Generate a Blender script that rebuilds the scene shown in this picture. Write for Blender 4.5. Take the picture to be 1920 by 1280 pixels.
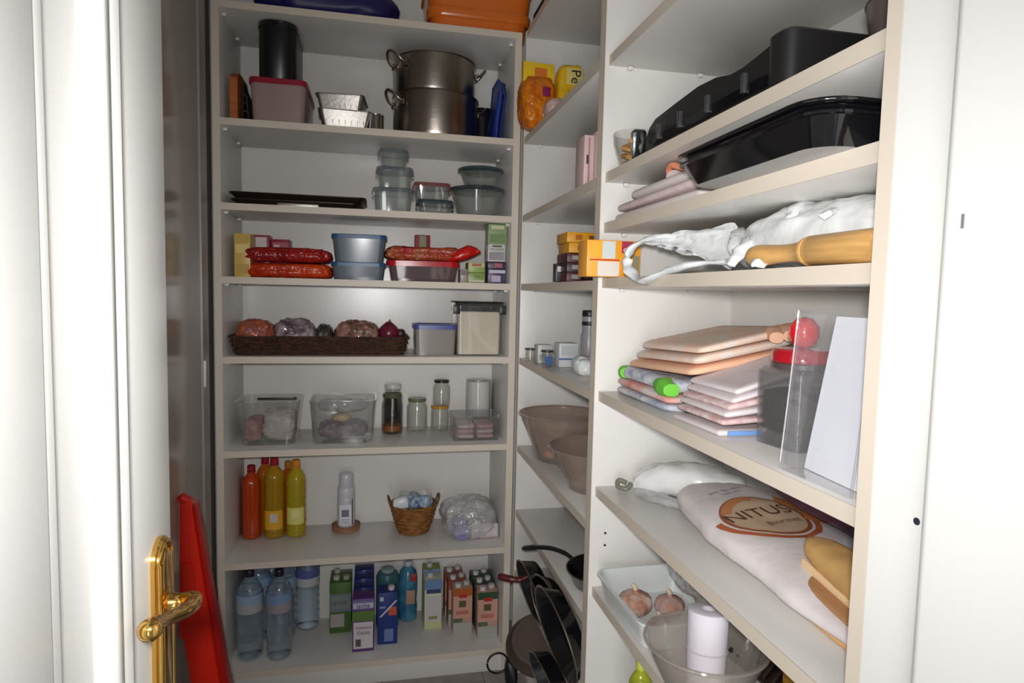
import bpy, bmesh, math, random
from mathutils import Vector, Matrix, noise
PI = math.pi
for o in list(bpy.data.objects): bpy.data.objects.remove(o)
sc = bpy.context.scene
COL = sc.collection

# ------------------------------------------------------------------ camera
cd = bpy.data.cameras.new('camera'); cam = bpy.data.objects.new('camera', cd); COL.objects.link(cam)
cd.sensor_width = 36; cd.lens = 36*1194.2/1920; cd.clip_start = 0.01
rt = Vector((0.97790, -0.20785, 0.02244)); up = Vector((-0.00647, 0.07718, 0.99700)); fw = Vector((0.20896, 0.97511, -0.07413))
m = Matrix((rt, up, -fw)).transposed().to_4x4(); m.translation = (0, 0, 1.385)
cam.matrix_world = m; sc.camera = cam
# ------------------------------------------------------------------ light and exposure
sc.view_settings.view_transform = 'Standard'; sc.view_settings.look = 'None'
sc.view_settings.gamma = 1; sc.view_settings.use_curve_mapping = False; sc.view_settings.exposure = 0.0
w = bpy.data.worlds.new('world'); sc.world = w; w.use_nodes = True
w.node_tree.nodes['Background'].inputs[0].default_value = (.93, .97, 1, 1)
w.node_tree.nodes['Background'].inputs[1].default_value = 0.25
def area(name, loc, target, size, power, col, sy=None, shape='RECTANGLE', spread=PI):
    l = bpy.data.lights.new(name, 'AREA'); l.energy = power; l.color = col; l.shape = shape
    l.size = size; l.size_y = sy or size; l.spread = spread
    o = bpy.data.objects.new(name, l); COL.objects.link(o); o.location = loc
    o.rotation_euler = (Vector(target)-Vector(loc)).to_track_quat('-Z', 'Y').to_euler(); return o
FLASH = area('camera_flash', (-0.02, -0.03, 1.43), (0.55, 3.2, 1.05), .05, 6.0, (1, .985, .98), shape='DISK', spread=1.85)
HALL = area('hall_fill', (-0.55, -1.3, 0.80), (0.6, 1.0, 1.6), 1.0, 31, (.96, .98, 1), sy=1.5)  # unseen soft fill added beyond the doorway, set low to brighten shelf undersides

# ------------------------------------------------------------------ materials
MATS = {}
def mat(key, col=(.8,.8,.8), rough=.5, metal=0, spec=.5, bump=0, bscale=60, coat=0, var=0, vscale=8, stretch=(1,1,1), col2=None, sub=0, emit=None, bdist=.002):
    if key in MATS: return MATS[key]
    M = bpy.data.materials.new(key); M.use_nodes = True; nt = M.node_tree; b = nt.nodes['Principled BSDF']
    b.inputs['Base Color'].default_value = (*col, 1); b.inputs['Roughness'].default_value = rough
    b.inputs['Metallic'].default_value = metal; b.inputs['Specular IOR Level'].default_value = spec
    b.inputs['Coat Weight'].default_value = coat; b.inputs['Coat Roughness'].default_value = .08
    if bump or var or col2:
        tc = nt.nodes.new('ShaderNodeTexCoord'); mp = nt.nodes.new('ShaderNodeMapping'); mp.inputs['Scale'].default_value = stretch
        nt.links.new(tc.outputs['Object'], mp.inputs['Vector'])
    if var or col2:
        n = nt.nodes.new('ShaderNodeTexNoise'); n.inputs['Scale'].default_value = vscale; n.inputs['Detail'].default_value = 4
        nt.links.new(mp.outputs[0], n.inputs['Vector'])
        r = nt.nodes.new('ShaderNodeValToRGB'); c2 = col2 or tuple(c*(1-var) for c in col)
        r.color_ramp.elements[0].position = .35; r.color_ramp.elements[0].color = (*c2, 1)
        r.color_ramp.elements[1].position = .65; r.color_ramp.elements[1].color = (*col, 1)
        nt.links.new(n.outputs['Fac'], r.inputs[0]); nt.links.new(r.outputs[0], b.inputs['Base Color'])
    if bump:
        n2 = nt.nodes.new('ShaderNodeTexNoise'); n2.inputs['Scale'].default_value = bscale; n2.inputs['Detail'].default_value = 3
        nt.links.new(mp.outputs[0], n2.inputs['Vector'])
        bp = nt.nodes.new('ShaderNodeBump'); bp.inputs['Strength'].default_value = bump; bp.inputs['Distance'].default_value = bdist
        nt.links.new(n2.outputs['Fac'], bp.inputs['Height']); nt.links.new(bp.outputs[0], b.inputs['Normal'])
    MATS[key] = M; return M
def clear(key, tint=(.93,.95,.95), rough=.06, haze=.0, hcol=(.8,.8,.8), bump=0, bscale=40, refl=1.0):
    """thin clear plastic or glass: straight-through light, Fresnel gloss and a little haze"""
    if key in MATS: return MATS[key]
    M = bpy.data.materials.new(key); M.use_nodes = True; nt = M.node_tree; nt.nodes.remove(nt.nodes['Principled BSDF'])
    out = nt.nodes['Material Output']; T = nt.nodes.new('ShaderNodeBsdfTransparent'); T.inputs[0].default_value = (*tint, 1)
    D = nt.nodes.new('ShaderNodeBsdfDiffuse'); D.inputs[0].default_value = (*hcol, 1)
    G = nt.nodes.new('ShaderNodeBsdfGlossy'); G.inputs['Roughness'].default_value = rough; G.inputs[0].default_value = (refl, refl, refl, 1)
    L = nt.nodes.new('ShaderNodeLayerWeight'); L.inputs['Blend'].default_value = .35
    m1 = nt.nodes.new('ShaderNodeMixShader'); m1.inputs[0].default_value = haze
    m2 = nt.nodes.new('ShaderNodeMixShader')
    mr = nt.nodes.new('ShaderNodeMapRange'); mr.inputs['To Min'].default_value = .05; mr.inputs['To Max'].default_value = .75
    nt.links.new(L.outputs['Facing'], mr.inputs[0])
    pw = nt.nodes.new('ShaderNodeMath'); pw.operation = 'POWER'; pw.inputs[1].default_value = 2.2
    nt.links.new(L.outputs['Facing'], pw.inputs[0]); nt.links.new(pw.outputs[0], mr.inputs[0])
    nt.links.new(T.outputs[0], m1.inputs[1]); nt.links.new(D.outputs[0], m1.inputs[2])
    nt.links.new(mr.outputs[0], m2.inputs[0]); nt.links.new(m1.outputs[0], m2.inputs[1]); nt.links.new(G.outputs[0], m2.inputs[2])
    if bump:
        tc = nt.nodes.new('ShaderNodeTexCoord'); n2 = nt.nodes.new('ShaderNodeTexNoise'); n2.inputs['Scale'].default_value = bscale
        nt.links.new(tc.outputs['Object'], n2.inputs['Vector'])
        bp = nt.nodes.new('ShaderNodeBump'); bp.inputs['Strength'].default_value = bump; bp.inputs['Distance'].default_value = .01
        nt.links.new(n2.outputs['Fac'], bp.inputs['Height'])
        for s in (D, G, L): nt.links.new(bp.outputs[0], s.inputs['Normal'])
    nt.links.new(m2.outputs[0], out.inputs['Surface']); MATS[key] = M; return M
def C(r, g, b): # srgb 0-255 to linear
    f = lambda c: ((c/255+.055)/1.055)**2.4 if c > 10 else c/255/12.92
    return (f(r), f(g), f(b))
PANEL = mat('white_melamine', C(222,219,214), .33, spec=.45, bump=.05, bscale=30)
EDGE = mat('cream_edge_banding', C(216,204,188), .45)
BACKP = mat('back_board', C(222,219,214), .27, spec=.55, bump=.08, bscale=6, stretch=(3,3,.5))
DOORM = mat('door_lacquer', C(228,228,224), .3, spec=.5)
WALLM = mat('wall_paint', C(225,223,218), .8, bump=.1, bscale=200)
FLOORM = mat('floor_tile', C(165,155,150), .25, var=.25, vscale=12)
GOLD = mat('polished_brass', C(238,190,105), .14, 1)
BLACK = mat('black_plastic', C(28,28,30), .38, bump=.05)
GBLACK = mat('gloss_black', C(14,14,18), .12, coat=.5)
STEEL = mat('brushed_steel', C(175,165,155), .26, 1, bump=.12, bscale=40, stretch=(1,1,40))
ALU = mat('aluminium_foil', C(176,172,166), .42, 1, bump=.3, bscale=90)
GLASS = clear('clear_glass', (.97,.97,.96), .04, refl=.8)
CPLAS = clear('clear_plastic', (.95,.95,.94), .08, haze=.06)
FROST = clear('frosted_plastic', (.86,.86,.84), .2, haze=.42, hcol=C(215,212,205))
BAGC = clear('crinkled_clear_bag', (.93,.93,.93), .1, haze=.28, hcol=(.85,.85,.88), bump=.9, bscale=45)
WBAG = mat('white_plastic_bag', C(224,227,227), .32, bump=.5, bscale=30, bdist=.006)
def solid(key, col, ior=1.33, rough=.03):
    if key in MATS: return MATS[key]
    M = mat(key, col, rough); b = M.node_tree.nodes['Principled BSDF']
    b.inputs['Transmission Weight'].default_value = 1; b.inputs['IOR'].default_value = ior; return M
def cm(r, g, b, rough=.5, **k):
    return mat('c_%d_%d_%d_%d' % (r,g,b,int(rough*100)), C(r,g,b), rough, **k)

# ------------------------------------------------------------------ helpers
def link(name, me, material, parent=None, smooth=False):
    o = bpy.data.objects.new(name, me); COL.objects.link(o)
    if material: me.materials.append(material)
    if parent: o.parent = parent
    if smooth:
        for p in me.polygons: p.use_smooth = True
    return o
def obj(name, bm, material, parent=None, smooth=False, auto=None):
    bmesh.ops.recalc_face_normals(bm, faces=bm.faces)
    me = bpy.data.meshes.new(name); bm.to_mesh(me); bm.free()
    o = link(name, me, material, parent, smooth)
    if auto: 
        for p in me.polygons: p.use_smooth = True
        me.set_sharp_from_angle(angle=math.radians(auto))
    return o
def tag(o, label=None, cat=None, group=None, kind=None):
    if label: o['label'] = label
    if cat: o['category'] = cat
    if group: o['group'] = group
    if kind: o['kind'] = kind
    return o
def thing(name, label, cat, loc, rz=0, group=None):
    o = bpy.data.objects.new(name, None); COL.objects.link(o); o.location = loc; o.rotation_euler = (0,0,rz)
    o.empty_display_size = .05
    return tag(o, label, cat, group)
def bx(bm, x0, x1, y0, y1, z0, z1, bev=0):
    g = bmesh.ops.create_cube(bm, size=1)
    for v in g['verts']:
        v.co = Vector(((x0+x1)/2+v.co.x*(x1-x0), (y0+y1)/2+v.co.y*(y1-y0), (z0+z1)/2+v.co.z*(z1-z0)))
    if bev:
        es = list({e for v in g['verts'] for e in v.link_edges})
        bmesh.ops.bevel(bm, geom=es, offset=bev, segments=2, affect='EDGES', profile=.5)
    return bm
def box(name, x0, x1, y0, y1, z0, z1, material, parent=None, bev=.001):
    return obj(name, bx(bmesh.new(), x0, x1, y0, y1, z0, z1, bev), material, parent, auto=35)
def rring(w, d, r, z, cx=0, cy=0, n=6):
    r = max(min(r, w/2-1e-4, d/2-1e-4), 1e-4); pts = []
    for q, (sx, sy) in enumerate(((1,1),(-1,1),(-1,-1),(1,-1))):
        for i in range(n+1):
            a = (q + i/n)*PI/2
            pts.append((cx+sx*(w/2-r)+r*math.cos(a), cy+sy*(d/2-r)+r*math.sin(a), z))
    return pts
def loft(rings, cap0=True, cap1=True, bm=None):
    bm = bm or bmesh.new(); R = [[bm.verts.new(p) for p in r] for r in rings]; n = len(R[0])
    for a, b in zip(R, R[1:]):
        for i in range(n): bm.faces.new((a[i], a[(i+1)%n], b[(i+1)%n], b[i]))
    if cap0: bm.faces.new(R[0][::-1])
    if cap1: bm.faces.new(R[-1])
    return bm
def rbox(name, secs, material, parent, cap0=True, cap1=True, n=6, auto=40):
    """secs: (z, w, d, r[, cx, cy])"""
    return obj(name, loft([rring(s[1], s[2], s[3], s[0], *(s[4:6] if len(s) > 4 else ()), n=n) for s in secs], cap0, cap1), material, parent, auto=auto)
def hollow(name, w0, d0, w1, d1, z0, z1, r, t, material, parent, lip=0):
    """open tapered tub with wall thickness t and an optional outward lip"""
    s = [(z0, w0, d0, r), (z1-(.003 if lip else 0), w1, d1, r)]
    if lip: s += [(z1-.003, w1+2*lip, d1+2*lip, r+lip), (z1, w1+2*lip, d1+2*lip, r+lip)]
    s += [(z1, w1-2*t, d1-2*t, max(r-t,.001)), (z0+t, w0-2*t, d0-2*t, max(r-t,.001))]
    return rbox(name, s, material, parent)
def lathe(name, prof, material, parent, n=32, cap0=True, cap1=True, auto=40, cx=0, cy=0, rib=0):
    rings = [[(cx+r*math.cos(2*PI*i/n), cy+r*math.sin(2*PI*i/n), z) for i in range(n)] for r, z in prof]
    return obj(name, loft(rings, cap0, cap1), material, parent, auto=auto)
def tubebm(pts, r, n=10, closed=False, bm=None, flat=1.0):
    bm = bm or bmesh.new(); P = [Vector(p) for p in pts]; rings = []; N = len(P); ref = Vector((0,0,1))
    for i, p in enumerate(P):
        a = P[(i-1) % N] if closed or i else P[0]; b = P[(i+1) % N] if closed or i < N-1 else P[-1]
        t = (b-a).normalized(); u = ref.cross(t)
        if u.length < .05: u = Vector((1,0,0)).cross(t)
        u.normalize(); v = t.cross(u); rr = r[i] if isinstance(r, (list, tuple)) else r
        rings.append([bm.verts.new(p+rr*(math.cos(2*PI*k/n)*u+flat*math.sin(2*PI*k/n)*v)) for k in range(n)])
    rr = rings + ([rings[0]] if closed else [])
    for a, b in zip(rr, rr[1:]):
        for k in range(n): bm.faces.new((a[k], a[(k+1)%n], b[(k+1)%n], b[k]))
    if not closed: bm.faces.new(rings[0][::-1]); bm.faces.new(rings[-1])
    return bm
def tube(name, pts, r, material, parent, n=10, closed=False, flat=1.0):
    return obj(name, tubebm(pts, r, n, closed, flat=flat), material, parent, auto=50)
def smoothpts(pts, k=6):
    P = [Vector(p) for p in pts]; out = []
    for i in range(len(P)-1):
        p0, p1, p2, p3 = P[max(i-1,0)], P[i], P[i+1], P[min(i+2,len(P)-1)]
        for j in range(k):
            t = j/k
            out.append(.5*((2*p1)+(p2-p0)*t+(2*p0-5*p1+4*p2-p3)*t*t+(3*p1-p0-3*p2+p3)*t**3))
    return out+[P[-1]]
def circ(r, z=0, n=24, cx=0, cy=0): return [(cx+r*math.cos(2*PI*i/n), cy+r*math.sin(2*PI*i/n), z) for i in range(n)]
def crumple(co, amp, fr, seed):
    p = co*fr + Vector((seed*3.1, seed*1.7, seed*.9))
    n1 = noise.noise(p); n2 = abs(noise.noise(p*2.3)); n3 = abs(noise.noise(p*5.1))
    return amp*(n1*.9 - n2*1.0 - n3*.5 + .3)
def bagmesh(w, d, h, amp=.01, fr=14, seed=1, p=.6, nu=56, nv=32):
    """soft sack: squashed superellipsoid with a flat base and crumpled skin, base at z=0"""
    bm = bmesh.new(); rings = []
    pw = lambda x, e: math.copysign(abs(x)**e, x)
    for j in range(nv+1):
        ph = -PI/2+PI*j/nv; ring = []
        for i in range(nu):
            th = 2*PI*i/nu
            c = Vector((w/2*pw(math.cos(ph),p)*pw(math.cos(th),p), d/2*pw(math.cos(ph),p)*pw(math.sin(th),p), h*(.5+.5*pw(math.sin(ph),.8))))
            if 0 < j < nv:
                q = c-Vector((0,0,h/2)); q.normalize(); c += q*crumple(c, amp, fr, seed)
            c.z = max(c.z, 0); ring.append(c)
        rings.append(ring)
    V = [[bm.verts.new(c) for c in r] for r in rings[1:-1]]
    for a, b in zip(V, V[1:]):
        for i in range(nu): bm.faces.new((a[i], a[(i+1)%nu], b[(i+1)%nu], b[i]))
    bm.faces.new(V[0][::-1]); bm.faces.new(V[-1]); return bm
def softbm(path, amp=.004, fr=20, seed=1, n=28, zmin=None, p=.8, k=5):
    """soft body along a path of (x,y,z,half width,half height); cross-sections stand across the path"""
    P = smoothpts([Vector(q[:3]) for q in path], k); S = smoothpts([Vector((q[3], q[4], 0)) for q in path], k); rings = []
    pw = lambda x, e: math.copysign(abs(x)**e, x)
    for i, c in enumerate(P):
        t = (P[min(i+1,len(P)-1)]-P[max(i-1,0)]); t.z = 0; t.normalize(); s = Vector((t.y, -t.x, 0)); ring = []
        for a in range(n):
            th = 2*PI*a/n; q = s*S[i].x*pw(math.cos(th),p)+Vector((0,0,1))*S[i].y*pw(math.sin(th),p)
            co = c+q; co = co+q.normalized()*crumple(co, amp, fr, seed)
            if zmin is not None: co.z = max(co.z, zmin)
            ring.append(co)
        rings.append(ring)
    return loft(rings)
def text(name, s, size, loc, rot, material, parent, ext=.0004, align='CENTER'):
    cu = bpy.data.curves.new(name, 'FONT'); cu.body = s; cu.size = size; cu.extrude = ext; cu.align_x = align; cu.align_y = 'CENTER'; cu.resolution_u = 2
    t = bpy.data.objects.new(name, cu); COL.objects.link(t); bpy.context.view_layer.update()
    me = bpy.data.meshes.new_from_object(t); bpy.data.objects.remove(t)
    o = link(name, me, material, parent); o.location = loc; o.rotation_euler = rot; return o
FRONT = (PI/2, 0, 0)       # lettering upright facing -Y
def carton(label, x, y, z, w, d, h, col, panels=(), cat='carton', name='carton', rz=0, group=None, gable=False, caps=(), rough=.4, txt=(), lean=0):
    """x,y = centre of the front bottom edge; faces local -Y"""
    t = thing(name, label, cat, (x, y, z), rz, group)
    if lean: t.rotation_euler = (0, lean, rz)
    obj('box', bx(bmesh.new(), -w/2, w/2, 0, d, 0, h, .0015), cm(*col, rough), t, auto=35)
    for k_, (u0, u1, v0, v1, c, nm) in enumerate(panels):
        box(nm, -w/2+u0*w, -w/2+u1*w, -.0005-.0003*k_, .0004, v0*h, v1*h, cm(*c, rough), t, 0)
    for (cx, cy, c) in caps:
        lathe('cap', [(.012, h), (.012, h+.012), (.010, h+.014)], cm(*c, .4), t, 16, cx=-w/2+cx*w, cy=cy*d)
    for (s, u, v, size, c) in txt:
        text('lettering', s, size, (-w/2+u*w, -.0036, v*h), FRONT, cm(*c, rough), t)
    return t
def jar(label, x, y, z, r, h, lidcol, neck=.8, group=None, upside=False, fill=None, name='glass_jar'):
    t = thing(name, label, 'jar', (x, y, z), 0, group); t_ = .003
    lathe('glass', [(r*.9, 0), (r, .006), (r, h*.72), (r*neck, h*.86), (r*neck, h*.93), (r*neck-t_, h*.93), (r*neck-t_, h*.86), (r-t_, h*.70), (r-t_, .008), (r*.3, .006)], GLASS, t)
    if lidcol:
        lathe('lid', [(r*neck+.002, h*.90), (r*neck+.003, h*.91), (r*neck+.003, h*.985), (r*neck+.001, h)], cm(*lidcol, .3), t)
    if fill:
        lathe('fill', [(r-.004, .009), (r-.004, fill[0])], cm(*fill[1], .5), t)
    return t
def clearbox(label, x, y, z, w, d, h, matr=None, lid=None, lidm=None, r=.02, taper=.93, name='food_container', cat='container', rz=0, group=None, lidh=.01, over=.004):
    t = thing(name, label, cat, (x, y, z), rz, group)
    hollow('tub', w*taper, d*taper, w, d, 0, h-(lidh if lid else 0), r, .0025, matr or CPLAS, t, lip=.003)
    if lid:
        z0 = h-lidh
        rbox('lid', [(z0-.004, w+2*over, d+2*over, r+over), (h-.002, w+2*over, d+2*over, r+over), (h, w+over, d+over, r), (h, w-.02, d-.02, r), (h-.003, w-.024, d-.024, r)], lid, t)
    return t

# ------------------------------------------------------------------ room shell
def struct(name, x0, x1, y0, y1, z0, z1, mt, bev=0):
    o = box(name, x0, x1, y0, y1, z0, z1, mt, None, bev); o['kind'] = 'structure'; return o
CE = 2.62
fl = tag(thing('floor', None, None, (0,0,0)), kind='structure')
tm = None
for i in range(6):
    for j in range(8):
        x0 = -1.05+i*.36; y0 = -.13+j*.36
        if tm is None:
            t_ = box('tile', 0, .357, 0, .357, -.02, 0, FLOORM, fl, .001); tm = t_.data; t_.location = (x0, y0, 0)
        else:
            t_ = bpy.data.objects.new('tile', tm); COL.objects.link(t_); t_.parent = fl; t_.location = (x0, y0, 0)
tag(box('grout_bed', -1.05, 1.11, -.13, 2.75, -.06, -.002, cm(120,112,108,.9), fl, 0))
struct('ceiling', -1.05, 1.1, -.13, 2.75, CE, CE+.06, WALLM)
struct('wall_back', -1.05, 1.1, 2.56, 2.66, 0, CE, WALLM)
struct('wall_left', -1.12, -1.05, -.13, 2.66, 0, CE, WALLM)
struct('wall_right', .86, .94, -.02, 2.56, 0, CE, WALLM)
struct('wall_front', .478, 1.1, -.13, -.03, 0, CE, WALLM)
struct('wall_entry', -1.05, -.262, -.13, -.03, 0, CE, WALLM)
struct('trim_1', -.262, .478, -.13, -.03, 2.12, CE, WALLM)
# lining beside the near shelving unit: flat jamb board, then the thicker door lining with rounded corner
jb = struct('trim_2', .493, .512, .470, .542, 0, 2.56, DOORM)
lathe('screw_hole', [(.0035, 0), (.0035, .0008)], cm(40,42,60,.5), jb, 12).matrix_local = Matrix.Translation((.4928, .486, 1.183)) @ Matrix.Rotation(-PI/2, 4, 'Y')
ln = rbox('trim_3', [(0, .03, .50, .012, .493, .2225), (2.12, .03, .50, .012, .493, .2225)], DOORM, None); ln['kind'] = 'structure'
box('strike_mark', .4772, .479, .446, .4485, 1.448, 1.46, cm(120,122,126,.4), ln, 0)
# ------------------------------------------------------------------ open door on the left
dr = tag(thing('door_1', None, None, (-.21, 0, 0)), kind='structure')
DH = 2.05
box('slab', -.04, -.004, -.03, .713, .008, DH, DOORM, dr, .002)
def mould(yc, wd, z0, z1, name='moulding'):
    bm = bmesh.new(); prof = [(-.5,0),(-.46,.006),(-.3,.012),(-.12,.013),(-.05,.009),(.05,.010),(.2,.014),(.38,.011),(.5,0)]
    for s in (0,):
        a = [bm.verts.new((-.004+q[1]*1.1, yc+q[0]*wd, z0)) for q in prof]; b = [bm.verts.new((-.004+q[1]*1.1, yc+q[0]*wd, z1)) for q in prof]
        for i in range(len(prof)-1): bm.faces.new((a[i], a[i+1], b[i+1], b[i]))
    return obj(name, bm, DOORM, dr, auto=60)
box('stile', -.006, 0, .586, .713, .008, DH, DOORM, dr, .001)
box('stile', -.006, 0, -.03, .1, .008, DH, DOORM, dr, .001)
box('rail', -.006, 0, .1, .586, DH-.13, DH, DOORM, dr, .001)
box('rail', -.006, 0, .1, .586, .008, .2, DOORM, dr, .001)
mould(.560, .052, .2, DH-.13); mould(.126, .052, .2, DH-.13)
def hmould(zc):
    bm = bmesh.new(); prof = [(-.5,0),(-.46,.006),(-.3,.012),(-.12,.013),(-.05,.009),(.05,.010),(.2,.014),(.38,.011),(.5,0)]
    a = [bm.verts.new((-.004+q[1]*1.1, .1, zc+q[0]*.052)) for q in prof]; b = [bm.verts.new((-.004+q[1]*1.1, .586, zc+q[0]*.052)) for q in prof]
    for i in range(len(prof)-1): bm.faces.new((a[i], a[i+1], b[i+1], b[i]))
    obj('moulding', bm, DOORM, dr, auto=60)
hmould(.226); hmould(DH-.156)
# raised centre field with its rounded border
rf = obj('raised_field', loft([[(x, yc*1, zc) for yc, zc in ((y0,z0),(y1,z0),(y1,z1),(y0,z1))] for x, y0, y1, z0, z1 in
    ((-.004,.225,.472,.34,DH-.27),(.004,.232,.465,.347,DH-.277),(.007,.240,.457,.355,DH-.285),(.005,.246,.451,.361,DH-.291),(.008,.252,.445,.367,DH-.297))]), DOORM, dr, auto=50)
h = thing('door_handle', 'polished brass lever handle on long backplate of the white door', 'door handle', (-.21, .672, 1.07))
def plate(n, w, z0, z1, x0, x1, mt):
    ring = []
    pts = [(-w/2, z0), (w/2, z0), (w/2, z1-w/2)] + [(w/2*math.cos(a*PI/12), z1-w/2+w/2*math.sin(a*PI/12)) for a in range(1,12)] + [(-w/2, z1-w/2)]
    c = (z0+z1)/2
    return obj(n, loft([[(x0, y, z) for y, z in pts], [(x1*.7+x0*.3, y, z) for y, z in pts], [(x1, y*.86, c+(z-c)*.985) for y, z in pts]]), mt, h, auto=30)
plate('backplate', .046, -.17, .068, .0, .006, GOLD); plate('raised_panel', .026, -.155, .056, .006, .009, GOLD)
tube('rim', [(.0065, -.019, -.16)]+[(.0065, .019*math.cos(PI-a*PI/10), .044+.019*math.sin(a*PI/10)) for a in range(11)]+[(.0065, .019, -.16)], .0028, GOLD, h, 8)
bm = tubebm([(.006,0,0),(.010,0,0),(.011,0,0),(.014,0,0),(.020,0,0),(.026,0,0),(.030,-.001,0),(.034,-.004,0)], [.016,.016,.0105,.0095,.0085,.0095,.0105,.0095], 20)
obj('neck', bm, GOLD, h, auto=50)
bm = tubebm(smoothpts([(.031,.004,0),(.033,-.012,.001),(.031,-.035,.006),(.028,-.060,.014),(.026,-.085,.022),(.026,-.100,.026)],5), [.0085]*5+[.0075]*5+[.0065]*5+[.006]*5+[.007]*5+[.008], 16)
obj('lever', bm, GOLD, h, auto=50)
obj('ball_end', tubebm([(.026,-.094,.024),(.026,-.101,.026),(.026,-.109,.028),(.026,-.114,.029)], [.0065,.0095,.0095,.004], 16), GOLD, h, auto=60)

# ------------------------------------------------------------------ shelving units
def shelf(par, x0, x1, y0, y1, top, side, th=.022):
    if side == 'y':   # front faces -Y
        s = box('shelf', x0, x1, y0+.0015, y1, top-th, top, PANEL, par, .0004); box('edge_band', x0, x1, y0, y0+.0015, top-th, top, EDGE, s, 0)
    else:             # front faces -X
        s = box('shelf', x0+.0015, x1, y0, y1, top-th, top, PANEL, par, .0004); box('edge_band', x0, x0+.0015, y0, y1, top-th, top, EDGE, s, 0)
    return s
PIN = cm(222,222,218,.3)
def pins(par, pts):
    for p in pts: box('shelf_pin', p[0]-.006, p[0]+.006, p[1]-.006, p[1]+.006, p[2]-.008, p[2], PIN, par, .002)
def upright(par, x0, x1, y0, y1, z0, z1, side):
    s = box('side_panel', x0 + (.0015 if side == 'x' else 0), x1, y0 + (.0015 if side == 'y' else 0), y1, z0, z1, PANEL, par, .0004)
    if side == 'y': box('edge_band', x0, x1, y0, y0+.0015, z0, z1, EDGE, s, 0)
    else: box('edge_band', x0, x0+.0015, y0, y1, z0, z1, EDGE, s, 0)
UT = 2.277
A = thing('shelving_unit', 'white shelving unit across the far end of the pantry, filled with boxes and bottles', 'shelves', (0, 2.2, 0))
A.location = (0,0,0)
upright(A, -.507, -.485, 2.2, 2.53, 0, 2.277, 'y'); upright(A, .460, .484, 2.2, 2.53, 0, 2.277, 'y')
box('back_panel', -.507, .484, 2.53, 2.545, 0, 2.277, BACKP, A, 0)
ZB = [2.277, 1.920, 1.655, 1.421, 1.162, .850, .470, .090]
for z in ZB: shelf(A, -.485, .460, 2.2, 2.53, z, 'y')
box('plinth', -.485, .460, 2.212, 2.23, 0, .068, PANEL, A, .0005)
pins(A, [(sx*.006+x, y, z-.022) for z in ZB[:6] for x, sx in ((-.485,1),(.46,-1)) for y in (2.25, 2.45)])
B_ = thing('shelving_unit', 'white corner shelving unit on the right wall, half hidden by the divider', 'shelves', (0,0,0))
upright(B_, .493, .83, 2.182, 2.199, 0, UT, 'x'); upright(B_, .493, .83, 1.401, 1.418, 0, UT, 'x')
box('back_panel', .83, .845, 1.401, 2.199, 0, UT, BACKP, B_, 0)
ZM = [1.922, 1.657, 1.421, 1.162, .848, .614, .392, .12, 2.277]
for z in ZM: shelf(B_, .495, .83, 1.418, 2.182, z, 'x')
pins(B_, [(x, 2.176, z-.022) for z in ZM[:4] for x in (.55, .74)])
C_ = thing('shelving_unit', 'white shelving unit nearest the doorway on the right wall', 'shelves', (0,0,0))
upright(C_, .493, .83, 1.383, 1.4005, 0, UT, 'x'); upright(C_, .493, .83, .543, .5625, 0, UT, 'x')
box('back_panel', .83, .845, .543, 1.4005, 0, UT, BACKP, C_, 0)
ZR = [1.918, 1.662, 1.550, 1.426, 1.166, .942, .701, .42, .12, 2.277]
for z in ZR: shelf(C_, .503, .83, .5625, 1.383, z, 'x')
pins(C_, [(x, 1.377, z-.022) for z in ZR[:4] for x in (.55, .72)])
for zz in (.829, .80): 
    s = lathe('peg_hole', [(.003, 0), (.003, .001)], cm(50,48,46,.6), C_, 10); s.matrix_local = Matrix.Translation((.531, 1.3825, zz)) @ Matrix.Rotation(PI/2, 4, 'X')
# glossy cabinet along the left wall
G_ = thing('glazed_cabinet', 'tall grey cabinet with glossy sliding doors beside the open door', 'cabinet', (0,0,0))
GG = mat('smoked_gloss_panel', C(205,194,186), .15, spec=.3)
box('carcass', -1.0, -.54, .9, 2.19, 0, 2.5, cm(120,115,110,.5), G_, .001)
box('door_panel', -.53, -.512, 1.2, 2.05, .05, 2.48, GG, G_, .0005)
box('door_frame', -.532, -.506, 2.05, 2.122, .05, 2.48, cm(150,148,145,.35), G_, .001)
box('door_panel', -.539, -.531, .92, 1.5, .05, 2.48, GG, G_, .0005)
box('handle', -.506, -.5, 2.052, 2.062, 1.085, 1.165, cm(225,222,214,.3), G_, .001)
box('gap_shade', -.54, -.512, 2.135, 2.19, 0, 2.5, cm(30,30,34,.6), G_, 0)  # near-black strip paints in the shade of the open gap


# ================================================================== things on the far unit
S1, S2, S3, S4, S5, S6, S7, S8 = [z+.0008 for z in ZB]
# --- top shelf
def bag(name, label, cat, loc, dims, mt, seed, amp=.01, fr=14, rz=0, group=None, p=.6):
    o = obj(name, bagmesh(*dims, amp=amp, fr=fr, seed=seed, p=p), mt, None, auto=70)
    o.location = loc; o.rotation_euler = (0,0,rz); return tag(o, label, cat, group)
bag('folded_blanket', 'dark navy bundle lying on the topmost far shelf', 'bundle', (-.165, 2.36, S1), (.47, .24, .13), cm(28,26,88,.45), 3, .02, 9)
t = thing('storage_box', 'translucent orange plastic box on the topmost far shelf', 'box', (.345, 2.37, S1))
OR = mat('orange_plastic', C(222,112,34), .22, coat=.3)
hollow('tub', .33, .24, .37, .27, 0, .16, .05, .003, OR, t, lip=.006)
rbox('ridge', [(.045,.352,.255,.05),(.049,.362,.262,.05),(.075,.366,.266,.05),(.079,.358,.262,.05)], OR, t, False, False)
t = thing('dark_case', 'dark green case at the right end of the topmost far shelf', 'case', (.578, 2.245, 2.278))
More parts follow.
